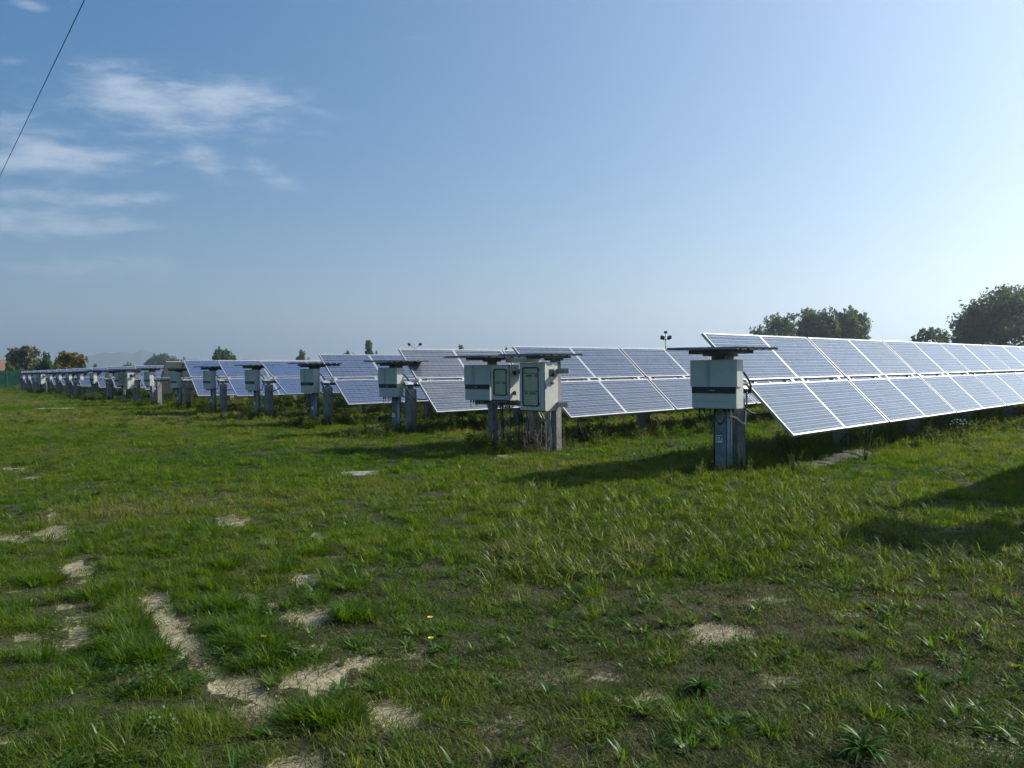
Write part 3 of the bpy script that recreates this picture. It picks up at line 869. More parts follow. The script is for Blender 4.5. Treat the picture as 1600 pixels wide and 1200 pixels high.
def make_group(label, loc):
    t = thing('cabinet_station', label, 'electrical cabinets', loc, RZ, 'cabinet groups along the service lane')
    Y = lambda q: -q
    u = -.22
    add_inverter(t, u + .06, Y(-.74))
    cabinet(t, 'switch_cabinet', .50, .25, .67, (-.175, .165, .10, .585), u, Y(.02), .925, 'handles')
    cabinet(t, 'switch_cabinet', .62, .34, .87, (-.165, .225, .09, .78), u, Y(.90), .755, 'stop')
    for q, xx in ((-.64, .06), (1.0, .12)):
        link('post', box_me('post', M['concrete'], -.07, .07, -.07, .07, -.35, 1.66, .006), t, (xx, Y(q), 0))
    link('post', box_me('post', M['concrete'], -.06, .06, -.06, .06, -.35, 1.25, .006), t, (.36, Y(.62), 0))
    for z, q1 in ((1.42, 1.50), (.82, 1.46)):
        bm = bmesh.new(); add_box(bm, -.02, .02, Y(q1), Y(-1.02), z, z + .09); add_box(bm, .02, .07, Y(q1), Y(-1.02), z, z + .012)
        link('mounting_rail', to_mesh(bm, 'mounting_rail', M['steel']), t, (-.06, 0, 0))
    link('roof_sheet', corrugated(-.62, .42, Y(-.10), Y(-1.36), 1.745, M['roof'], .2, .032, .01), t)
    link('roof_sheet', corrugated(-.62, .42, Y(1.32), Y(.20), 1.748, M['roof'], .2, .032, .012), t)
    link('board', box_me('board', M['roofpale'], .10, .44, Y(.32), Y(-.30), 1.64, 1.735), t)
    for q in (-.64, 1.02):
        bm = bmesh.new(); add_box(bm, -.45, .30, Y(q) - .2, Y(q) + .2, 1.695, 1.742); add_box(bm, -.1, .22, Y(q) - .09, Y(q) + .09, 1.66, 1.695)
        link('roof_frame', to_mesh(bm, 'roof_frame', M['roof']), t)
    link('sticker', box_me('sticker', M['yellow'], -.04, .02, Y(-.74) - .364, Y(-.74) - .3602, 1.0, 1.08), t, (u + .06, 0, 0))
    rnd = random.Random(5)
    qs = [-.42, -.33, -.12, -.03, .05, .13, .2, .33, .42, .52, .6, .68, .76, .9]
    for i, q in enumerate(qs):
        bm = bmesh.new(); x = -.15 + rnd.uniform(-.1, .25); ztop = .90 if q < .24 else .72
        add_tube(bm, curve_pts([(x * .6 - .1, Y(q), ztop), (x, Y(q + rnd.uniform(-.03, .03)), .55), (x + .02, Y(q + rnd.uniform(-.04, .04)), .25), (x + rnd.uniform(-.05, .05), Y(q), -.1)], 4), rnd.choice((.006, .008, .011, .014)), 6)
        link('cable', to_mesh(bm, 'cable', M['cable'] if i % 4 else M['steel']), t)
    bm = bmesh.new(); add_tube(bm, curve_pts([(-.1, Y(.75), .72), (-.06, Y(.80), .60), (-.02, Y(.95), .52), (.0, Y(.98), .3), (0, Y(.97), -.1)], 6), .022, 8)
    link('conduit', to_mesh(bm, 'conduit', M['pvc']), t)
    bm = bmesh.new()
    for i in range(9):
        q = -.35 + i * .055 + rnd.uniform(-.015, .015)
        add_tube(bm, curve_pts([(-.2, Y(q), .895), (-.2, Y(q + .02), .80), (-.16, Y(q + .06), .78), (-.13, Y(q + .09), .86)], 4), .008, 6)
    link('cable_loop', to_mesh(bm, 'cable_loop', M['cable']), t)
    # steel grid guard at the bottom
    bm = bmesh.new()
    for i in range(11): add_box(bm, -.02, -.014, Y(-.5 + i * .14), Y(-.5 + i * .14) + .006, 0, .5)
    for z in (.12, .36): add_box(bm, -.014, -.008, Y(1.0), Y(-.55), z, z + .006)
    link('wire_guard', to_mesh(bm, 'wire_guard', M['steel']), t)
    return t


gl = ['nearest group of two glazed grey cabinets and an inverter under two roof sheets',
      'glazed cabinet group midway down the lane, left of the pale backed panel row',
      'farthest glazed cabinet group, at the far left end of the lane near the green fence']
g0 = make_group(gl[0], row_pos(36))
for n, lab in zip(GROUPS[1:], gl[1:]):
    c = copy_tree(g0); c.location = row_pos(n); c['label'] = lab


# ------------------------------------------------------------------ overhead cable
def build_wire():
    a = at_depth(132, 0, 9.6); b = at_depth(0, 275, 18.0)
    dv = b - a; pts = []
    for i in range(41):
        t = -2.2 + 8.4 * i / 40
        p = a + dv * t
        p.z += .012 * (t - .5) ** 2 * 1.2 - .003
        pts.append(p)
    bm = bmesh.new(); add_tube(bm, pts, .006, 6)
    tag(link('overhead_cable', to_mesh(bm, 'overhead_cable', M['cable'])), 'thin black overhead cable crossing the sky at upper left', 'cable')


build_wire()


# ------------------------------------------------------------------ concrete slabs and fleece
def slab(px, py, w, d, h, label):
    x, y = ground_at(px, py)
    bm = bmesh.new(); add_box(bm, -w / 2, w / 2, -d / 2, d / 2, -.15, h)
    o = link('concrete_slab', to_mesh(bm, 'concrete_slab', M['slab'], .012), None, (x, y, 0), (R(.5), R(-.6), R(random.uniform(-8, 8))))
    tag(o, label, 'slab', 'concrete covers sunk in the lane grass')


slab(560, 743, .54, .44, .035, 'pale square concrete cover sunk in the grass, nearest of the lane covers')
slab(600, 721, .5, .3, .025, 'concrete cover in the grass just left of the cabinet group shadow')
slab(83, 639, 1.5, .8, .03, 'pale concrete cover far down the lane at left')


def fleece():
    bm = bmesh.new(); n = 30; rows = []
    a = Vector(ground_at(1262, 735)); b = Vector(ground_at(1362, 716))
    for i in range(n + 1):
        t = i / n; p = a.lerp(b, t)
        hh = .03 + .07 * sstep(.45, .8, np.array(t)) + .02 * math.sin(i * 1.3)
        rows.append([bm.verts.new((p.x - (b - a).y * k * .07 + .035 * math.sin(i * 2.1 + k), p.y + k * .09 + .02 * math.sin(i * 1.7), (hh if k in (1, 2) else hh * .55 if k == 0 else .0) + .01 * math.sin(i * 3 + k * 2))) for k in range(4)])
    for r0, r1 in zip(rows[:-1], rows[1:]):
        for k in range(3): bm.faces.new((r0[k], r0[k + 1], r1[k + 1], r1[k])).smooth = True
    o = link('weed_fleece', to_mesh(bm, 'weed_fleece', M['cloth']))
    md = o.modifiers.new('thick', 'SOLIDIFY'); md.thickness = .012
    tag(o, 'crumpled grey weed fleece lying under the nearest panel row', 'fleece')


fleece()


# ------------------------------------------------------------------ fence, house, floodlights
def build_fence():
    base = row_pos(18) - RV * 6.0 + DV * 12
    t = thing('mesh_fence', 'green mesh boundary fence at the far left end of the lane', 'fence', base, RZ)
    k = Nodes('green_mesh'); tc = k.n('TexCoord')
    d = k.n('BsdfDiffuse'); k.l(k.mixc(k.ramp(k.noise(1.3, 5, .7, tc.outputs['Object']), .3, .7), (.012, .06, .04), (.03, .10, .06)), d.inputs[0])
    tr = k.n('BsdfTransparent'); mx = k.n('MixShader'); mx.inputs[0].default_value = .30
    k.l(d.outputs[0], mx.inputs[1]); k.l(tr.outputs[0], mx.inputs[2]); k.l(mx.outputs[0], k.out.inputs[0])
    me = box_me('mesh_panel', k.m, .05, 2.95, -.01, .01, .08, 2.15)
    mp = box_me('fence_post', M['fence'], -.05, .05, -.05, .05, -.3, 2.3)
    for i in range(-12, 26):
        link('mesh_panel', me, t, (i * 3.0, 0, 0)); link('fence_post', mp, t, (i * 3.0, 0, 0))


build_fence()


def build_house():
    c = at_depth(-22, 575, 150); c.z = 0
    t = thing('house', 'house with an orange tiled roof at the far left edge', 'house', c, R(14))
    bm = bmesh.new(); add_box(bm, -7, 5, -4, 4, 0, 2.4); link('wall', to_mesh(bm, 'wall', M['brick']), t)
    bm = bmesh.new()
    v = [bm.verts.new(p) for p in ((-7.6, -4.6, 2.3), (5.6, -4.6, 2.3), (5.6, 4.6, 2.3), (-7.6, 4.6, 2.3), (-7.6, 0, 4.6), (5.6, 0, 4.6))]
    for f in ((0, 1, 5, 4), (2, 3, 4, 5), (1, 2, 5), (3, 0, 4), (3, 2, 1, 0)): bm.faces.new([v[i] for i in f])
    link('roof', to_mesh(bm, 'roof', M['tile']), t)
    for x in (-5, -2, 1.5, 3.6):
        w = link('window', box_me('window', M['glass_dark'], x - .5, x + .5, -4.03, -4.005, .9, 2.0), t)
        link('shutter', box_me('shutter', M['fence'], x - 1.0, x - .55, -4.05, -4.005, .9, 2.0), w)
    link('chimney', box_me('chimney', M['brick'], -3.3, -2.6, .8, 1.5, 3.5, 5.2), t)


build_house()


def floodlight(px, ytop, dist, label, arms):
    p = at_depth(px, ytop, dist); H = p.z
    t = thing('floodlight_mast', label, 'floodlight', (p.x, p.y, 0), 0, 'floodlight masts behind the panel rows')
    bm = bmesh.new(); add_tube(bm, [(0, 0, -.2), (0, 0, H * .6), (0, 0, H)], [.06, .05, .04], 8); link('mast', to_mesh(bm, 'mast', M['steel']), t)
    w = arms
    bm = bmesh.new(); add_tube(bm, [(-w, 0, H - .05 if w > .5 else H - .35), (0, 0, H - .55), (w, 0, H - .05 if w > .5 else H - .35)], .03, 6); link('crossarm', to_mesh(bm, 'crossarm', M['steel']), t)
    for sx in (-1, 1):
        bm = bmesh.new(); add_box(bm, -.16, .16, -.09, .09, -.14, .14)
        link('lamp_head', to_mesh(bm, 'lamp_head', M['black'], .03), t, (sx * w * 1.05, -.1, H - .05 if w > .5 else H - .35), (R(25), R(sx * -18), R(sx * 25)))
    if w < .5:
        link('camera_dome', box_me('camera_dome', M['black'], -.12, .12, -.12, .12, H - .02, H + .16, .04), t)


floodlight(1040, 520.5, 62, 'floodlight mast with two lamps close together, left of the nearest inverter roof', .25)
floodlight(648, 537.5, 95, 'floodlight mast with two spread lamps above the third panel row', .62)


# ------------------------------------------------------------------ trees
def leaf_mesh(name, blobs, nleaf, size, mat, seed, holes=.0):
    """leaf-sized quads in and on overlapping irregular blobs (cx, cy, cz, rx, ry, rz)"""
    rng = np.random.default_rng(seed)
    vol = np.array([b[3] * b[4] * b[5] for b in blobs]) ** .75; vol = vol / vol.sum()
    C = []; SH = []
    for b, f in zip(blobs, vol):
        n = int(nleaf * f)
        d = rng.normal(size=(n, 3)); d /= np.linalg.norm(d, axis=1)[:, None]
        # clumpy surface: leaves gather round sprays
        ns = max(10, n // 26)
        sp = rng.normal(size=(ns, 3)); sp /= np.linalg.norm(sp, axis=1)[:, None]
        rad = .62 + .40 * rng.random(ns) ** .7
        idx = rng.integers(0, ns, n)
        p = sp[idx] * rad[idx][:, None] + rng.normal(size=(n, 3)) * .13
        core = rng.random(n) < .22
        p[core] = d[core] * (rng.random(core.sum())[:, None] ** .5) * .75
        C.append(p * np.array(b[3:6]) + np.array(b[:3]))
        SH.append(np.clip(.5 + rng.normal(size=ns)[idx] * .22 + rng.normal(size=n) * .12, 0, 1))
    C = np.concatenate(C); SH = np.concatenate(SH); n = len(C)
    C[:, 2] = np.maximum(C[:, 2], .15)
    u = rng.normal(size=(n, 3)); u /= np.linalg.norm(u, axis=1)[:, None]
    w = np.cross(u, rng.normal(size=(n, 3))); w /= np.linalg.norm(w, axis=1)[:, None]
    s = size * (.6 + .8 * rng.random(n))[:, None]
    V = np.stack([C - u * s, C + w * s * .55, C + u * s, C - w * s * .55], 1).reshape(-1, 3)
    F = np.arange(n * 4).reshape(-1, 4)
    me = bpy.data.meshes.new(name); me.from_pydata(V.tolist(), [], F.tolist()); me.update()
    a = me.attributes.new('shade', 'FLOAT', 'POINT'); a.data.foreach_set('value', np.repeat(SH, 4).astype(np.float32))
    me.materials.append(mat)
    return me


def tree(name, label, x0, x1, ytop, dist, mat, shape='round', nleaf=3500, seed=1, group=None, lsize=None, lowest=.0):
    """a tree whose crown spans photo columns x0..x1 and reaches row ytop, standing at depth dist"""
    a = at_depth(x0, ytop, dist); b = at_depth(x1, ytop, dist)
    w = (b.x - a.x) / 2; H = (a.z + b.z) / 2
    base = Vector(((a.x + b.x) / 2, dist, 0))
    rng = random.Random(seed)
    t = thing(name, label, 'tree', base, 0, group)
    blobs = []
    if shape == 'poplar':
        for i in range(6):
            f = i / 5; blobs.append((rng.uniform(-.1, .1) * w, 0, H * (.16 + .74 * f), w * (.95 - .35 * abs(f - .4)), w * .8, H * .14))
    elif shape == 'wide':
        for i in range(9):
            f = -1 + 2 * i / 8; hh = H * (1 - .30 * f * f) * rng.uniform(.88, 1.0)
            blobs.append((f * w * .82, rng.uniform(-.3, .3) * w, hh * .56, w * .27, w * .3, hh * .44))
    elif shape == 'bush':
        for i in range(5):
            f = -1 + 2 * i / 4; hh = H * rng.uniform(.6, .8) * (1 - .25 * f * f)
            blobs.append((f * w * .7, rng.uniform(-.3, .3) * w, hh * .5, w * .4, w * .4, hh * .5))
        blobs.append((rng.uniform(-.2, .2) * w, 0, H * .62, w * .45, w * .4, H * .37))
    else:
        blobs.append((0, 0, H * .52, w * .72, w * .7, H * .38))
        for i in range(9):
            an = 2 * PI * i / 9 + rng.uniform(-.3, .3); rr = w * rng.uniform(.56, .74); zz = H * rng.uniform(.30, .70)
            blobs.append((rr * math.cos(an), rr * math.sin(an), zz, w * rng.uniform(.36, .46), w * .4, H * rng.uniform(.2, .28)))
        for i in range(4):
            blobs.append(((-.45 + .3 * i) * w, rng.uniform(-.3, .3) * w, H * rng.uniform(.78, .87), w * rng.uniform(.3, .42), w * .36, H * .15))
    ls = lsize or max(.16, dist * .0021)
    link('crown', leaf_mesh('crown', blobs, int(nleaf * 1.3), ls, mat, seed), t)
    bm = bmesh.new(); r0 = max(.12, H * .022)
    add_tube(bm, [(0, 0, -.3), (.02 * H, 0, H * .25), (0, .01 * H, H * .5), (.01 * H, 0, H * .8)], [r0 * 1.3, r0, r0 * .7, r0 * .2], 8)
    for i in range(6):
        an = 2 * PI * i / 6; z = H * (.22 + .06 * i)
        add_tube(bm, [(0, 0, z), (w * .3 * math.cos(an), w * .3 * math.sin(an), z + H * .12), (w * .55 * math.cos(an), w * .55 * math.sin(an), z + H * .2)], [r0 * .55, r0 * .35, r0 * .12], 6)
    link('trunk', to_mesh(bm, 'trunk', M['bark']), t)
    return t


TG = 'trees beyond the solar field'
tree('broadleaf_tree', 'tall dark tree at the far right edge, above the nearest panels', 1500, 1720, 447, 150, M['leaf_dark'], 'round', 15000, 3, TG, .34)
tree('broadleaf_tree', 'slender loose tree leaning out left of the tall dark right tree', 1497, 1545, 478, 150, M['leaf_dark'], 'round', 2000, 4, TG, .30)
tree('broadleaf_tree', 'low dark tree with a knobbly top, left of the tall right tree', 1424, 1474, 511, 185, M['leaf_dark'], 'round', 2200, 5, TG, .34)
tree('broadleaf_tree', 'small dark narrow tree between the low knobbly one and the tall right tree', 1464, 1484, 513, 190, M['leaf_dark'], 'round', 900, 6, TG, .34)
tree('broadleaf_tree', 'small dark bush like tree at the foot of the tall right tree', 1482, 1512, 519, 180, M['leaf_dark'], 'round', 1100, 61, TG, .34)
tree('broadleaf_tree', 'left part of the big broad tree pair behind the nearest panels', 1245, 1312, 479, 210, M['leaf_green'], 'round', 7500, 7, TG, .36)
tree('broadleaf_tree', 'right part of the big broad tree pair behind the nearest panels', 1296, 1358, 480, 213, M['leaf_green'], 'round', 7500, 8, TG, .36)
tree('broadleaf_tree', 'shorter loose crowned tree just left of the big broad pair', 1186, 1256, 488, 235, M['leaf_green'], 'round', 6500, 9, TG, .36)
tree('broadleaf_tree', 'low tree at the left foot of the shorter loose crowned tree', 1168, 1204, 507, 228, M['leaf_green'], 'round', 1800, 10, TG, .36)
tree('poplar_tree', 'dark columnar poplar standing alone above the fourth panel row', 569, 583, 534, 330, M['leaf_dark'], 'poplar', 1800, 11, TG, .55)
tree('broadleaf_tree', 'tiny dark tree right beside the columnar poplar', 580, 596, 548, 330, M['leaf_dark'], 'bush', 700, 12, TG, .55)
tree('broadleaf_tree', 'pale olive treetop left of the columnar poplar', 526, 562, 546.5, 310, M['leaf_pale'], 'wide', 1500, 13, TG, .5)
tree('broadleaf_tree', 'rounded grey green tree above the box at the fourth row', 455, 488, 548.5, 290, M['leaf_green'], 'bush', 2500, 14, TG, .5)
tree('broadleaf_tree', 'dark domed tree above the pale backed panel row', 332, 360, 544, 270, M['leaf_dark'], 'round', 3600, 15, TG, .45)
tree('broadleaf_tree', 'lower tree touching the right side of the dark domed tree', 350, 377, 551, 275, M['leaf_green'], 'bush', 1600, 16, TG, .45)
tree('tree_row', 'long flat topped row of far bluish trees at left centre', 226, 280, 552, 700, M['leaf_dark'], 'wide', 6000, 17, TG, 1.0)
tree('broadleaf_tree', 'small dark treetop at the right end of the flat topped row', 279, 292, 559, 420, M['leaf_dark'], 'bush', 500, 18, TG, .7)
tree('broadleaf_tree', 'low far tree left of the flat topped row', 188, 213, 566, 480, M['leaf_dark'], 'wide', 900, 19, TG, .7)
tree('broadleaf_tree', 'low green bush peeping over the far rows beside the autumn tree', 142, 156, 569, 200, M['leaf_green'], 'bush', 500, 20, TG, .4)
tree('broadleaf_tree', 'treetop peeping over the third panel row, left of the pale board', 713, 735, 537.5, 260, M['leaf_green'], 'bush', 900, 21, TG, .45)
tree('broadleaf_tree', 'tiny treetop just left of the second panel row corner', 783, 797, 542, 260, M['leaf_green'], 'bush', 500, 22, TG, .45)
tree('broadleaf_tree', 'autumn tree with yellow and orange leaves at far left', 88, 130, 549, 135, M['leaf_autumn'], 'round', 3800, 23, TG, .26)
tree('broadleaf_tree', 'dark green shrub on the right flank of the autumn tree', 122, 137, 558, 138, M['leaf_green'], 'bush', 900, 24, TG, .26)
tree('broadleaf_tree', 'lime green shrub left of the autumn tree', 80, 98, 560, 132, M['leaf_lime'], 'bush', 1100, 25, TG, .24)
tree('broadleaf_tree', 'dark rounded tree between the greyish tree and the lime shrub', 56, 88, 550, 140, M['leaf_dark'], 'bush', 3200, 26, TG, .26)
tree('broadleaf_tree', 'greyish half bare tree behind the green fence', 11, 64, 539, 142, M['leaf_grey'], 'round', 3600, 27, TG, .24)
tree('broadleaf_tree', 'dark shrub in front of the orange roofed house', 2, 34, 566, 138, M['leaf_dark'], 'bush', 1500, 28, TG, .24)
tree('broadleaf_tree', 'dark tree rising behind the orange roofed house', -50, 18, 556, 170, M['leaf_dark'], 'bush', 2500, 29, TG, .3)


# ------------------------------------------------------------------ grass and weeds (nobody could count them: stuff)
def blade_mesh(name, blades, mat):
    """blades: list of (x, y, heading, height, lean, width, curl, shade) -> one clump mesh"""
    V = []; F = []; SHD = []
    for (x, y, hd, h, lean, wd, curl, sh) in blades:
        c, s = math.cos(hd), math.sin(hd); nseg = 4; i0 = len(V)
        px, pz, ang = 0.0, 0.0, PI / 2 - lean * .4
        for i in range(nseg + 1):
            f = i / nseg; w = wd * (1 - f ** 2.2) * (.75 + .6 * f if f < .4 else 1)
            if i == nseg:
                V.append((x + c * px, y + s * px, pz))
                SHD.append(sh)
            else:
                V.append((x + c * px - s * w / 2, y + s * px + c * w / 2, pz)); V.append((x + c * px + s * w / 2, y + s * px - c * w / 2, pz)); SHD += [sh, sh]
            st = h / nseg
            px += math.cos(ang) * st; pz += math.sin(ang) * st
            ang -= curl / nseg
        for i in range(nseg - 1):
            a = i0 + 2 * i; F.append((a, a + 1, a + 3, a + 2))
        a = i0 + 2 * (nseg - 1); F.append((a, a + 1, a + 2))
    me = bpy.data.meshes.new(name); me.from_pydata(V, [], F); me.update()
    at = me.attributes.new('shade', 'FLOAT', 'POINT'); at.data.foreach_set('value', SHD)
    me.polygons.foreach_set('use_smooth', [True] * len(me.polygons))
    me.materials.append(mat)
    return me


def clump(kind, seed):
    r = random.Random(seed); B = []
    if kind == 'lawn':
        for i in range(46):
            a = r.uniform(0, 2 * PI); d = .085 * math.sqrt(r.random())
            B.append((d * math.cos(a), d * math.sin(a), r.uniform(0, 2 * PI), r.uniform(.035, .085), r.uniform(.2, 1.6), r.uniform(.0028, .005), r.uniform(.2, 1.8), r.random()))
    elif kind == 'dry':
        for i in range(52):
            a = r.uniform(0, 2 * PI); d = .09 * math.sqrt(r.random())
            B.append((d * math.cos(a), d * math.sin(a), r.uniform(0, 2 * PI), r.uniform(.02, .06), r.uniform(.8, 3.0), r.uniform(.002, .0042), r.uniform(.0, 1.6), r.random()))
    elif kind == 'broad':
        for i in range(20):
            a = r.uniform(0, 2 * PI); d = .07 * math.sqrt(r.random())
            B.append((d * math.cos(a), d * math.sin(a), a + r.uniform(-.8, .8), r.uniform(.12, .26), r.uniform(.3, 1.5), r.uniform(.006, .0115), r.uniform(.9, 2.3), r.random()))
    elif kind == 'tuft':
        for i in range(60):
            a = r.uniform(0, 2 * PI); d = .06 * math.sqrt(r.random())
            B.append((d * math.cos(a), d * math.sin(a), a + r.uniform(-.6, .6), r.uniform(.08, .17), r.uniform(.2, 1.7), r.uniform(.003, .0055), r.uniform(.4, 1.6), r.random()))
    elif kind == 'rosette':
        for i in range(13):
            a = r.uniform(0, 2 * PI)
            B.append((.008 * math.cos(a), .008 * math.sin(a), a, r.uniform(.05, .12), r.uniform(1.2, 3.3), r.uniform(.012, .022), r.uniform(.1, 1.1), r.random()))
    elif kind == 'clover':
        for i in range(26):
            a = r.uniform(0, 2 * PI); d = .09 * math.sqrt(r.random()); x, y = d * math.cos(a), d * math.sin(a); h0 = r.uniform(0, 2 * PI)
            z = r.uniform(.03, .06)
            for j in range(3):
                B.append((x, y, h0 + j * 2.1, r.uniform(.016, .024), 2.6, r.uniform(.013, .018), .5, r.random(), z))
    elif kind == 'weed':
        for i in range(7):
            a = r.uniform(0, 2 * PI); d = .10 * math.sqrt(r.random()); x, y = d * math.cos(a), d * math.sin(a); H = r.uniform(.18, .42)
            B.append((x, y, a, H, r.uniform(.1, .6), .006, r.uniform(0, .4), .8))
            for j in range(12):
                z = H * r.uniform(.12, .98); B.append((x + r.uniform(-.03, .03), y + r.uniform(-.03, .03), r.uniform(0, 2 * PI), r.uniform(.05, .10), r.uniform(.8, 2.8), r.uniform(.014, .028), r.uniform(.2, 1.2), r.random(), z))
    elif kind == 'stalk':
        for i in range(9):
            a = r.uniform(0, 2 * PI); d = .09 * math.sqrt(r.random()); x, y = d * math.cos(a), d * math.sin(a); H = r.uniform(.2, .48)
            B.append((x, y, a, H, r.uniform(.1, .9), .004, r.uniform(.1, .8), .9))
            for j in range(7):
                z = H * r.uniform(.5, .98); B.append((x + r.uniform(-.02, .02), y + r.uniform(-.02, .02), r.uniform(0, 2 * PI), r.uniform(.015, .04), r.uniform(.3, 1.4), .006, .3, r.uniform(.6, 1), z))
    L3 = [b for b in B if len(b) == 8]; me = None
    lifted = [b for b in B if len(b) == 9]
    me = blade_mesh(kind, L3 + [b[:8] for b in lifted], M[{'tuft': 'lawn', 'stalk': 'dry'}.get(kind, kind)])
    if lifted:   # raise the leaves that sit up on stems
        co = np.empty(len(me.vertices) * 3, np.float32); me.vertices.foreach_get('co', co); co = co.reshape(-1, 3)
        per = 9
        for i, b in enumerate(lifted):
            k = (len(L3) + i) * per; co[k:k + per, 2] += b[8]
        me.vertices.foreach_set('co', co.ravel()); me.update()
    return me


def scatter(name, src, X, Y, scale, zscale, tint, seed):
    """instances of one clump object on points, through a small geometry-node tree"""
    rng = np.random.default_rng(seed); n = len(X)
    Z = height(X, Y)
    me = bpy.data.meshes.new(name + '_points'); me.vertices.add(n)
    me.vertices.foreach_set('co', np.stack([X, Y, Z], 1).astype(np.float32).ravel())
    rot = np.stack([rng.normal(0, .12, n), rng.normal(0, .12, n), rng.uniform(0, 2 * PI, n)], 1)
    a = me.attributes.new('rot', 'FLOAT_VECTOR', 'POINT'); a.data.foreach_set('vector', rot.astype(np.float32).ravel())
    a = me.attributes.new('scl', 'FLOAT_VECTOR', 'POINT'); a.data.foreach_set('vector', np.stack([scale, scale, zscale], 1).astype(np.float32).ravel())
    a = me.attributes.new('tint', 'FLOAT', 'POINT'); a.data.foreach_set('value', tint.astype(np.float32))
    o = link(name, me); o['kind'] = 'stuff'
    ng = bpy.data.node_groups.new(name + '_scatter', 'GeometryNodeTree')
    ng.interface.new_socket('Geometry', in_out='INPUT', socket_type='NodeSocketGeometry')
    ng.interface.new_socket('Geometry', in_out='OUTPUT', socket_type='NodeSocketGeometry')
    gi = ng.nodes.new('NodeGroupInput'); go = ng.nodes.new('NodeGroupOutput')
    iop = ng.nodes.new('GeometryNodeInstanceOnPoints')
    oi = ng.nodes.new('GeometryNodeObjectInfo'); oi.inputs['Object'].default_value = src; oi.inputs['As Instance'].default_value = True
    na = {}
    for k, t in (('rot', 'FLOAT_VECTOR'), ('scl', 'FLOAT_VECTOR')):
        q = ng.nodes.new('GeometryNodeInputNamedAttribute'); q.data_type = t; q.inputs['Name'].default_value = k; na[k] = q.outputs['Attribute']
    e2r = ng.nodes.new('FunctionNodeEulerToRotation')
    ng.links.new(gi.outputs[0], iop.inputs['Points']); ng.links.new(oi.outputs['Geometry'], iop.inputs['Instance'])
    ng.links.new(na['rot'], e2r.inputs[0]); ng.links.new(e2r.outputs[0], iop.inputs['Rotation']); ng.links.new(na['scl'], iop.inputs['Scale'])
    ng.links.new(iop.outputs[0], go.inputs[0])
    md = o.modifiers.new('scatter', 'NODES'); md.node_group = ng
    return o


def ring_points(rng, d0, d1, dens, half=.80, margin=3.0):
    """random points in the part of a distance band that the camera (or one a step aside) can see"""
    n = int(dens * (d1 * d1 - d0 * d0) * .5 * 2 * half * .98 + dens * 2 * margin * (d1 - d0))
    y = np.sqrt(rng.uniform(d0 * d0, d1 * d1, n)); x = rng.uniform(-1, 1, n) * (half * y + margin)
    return x, y


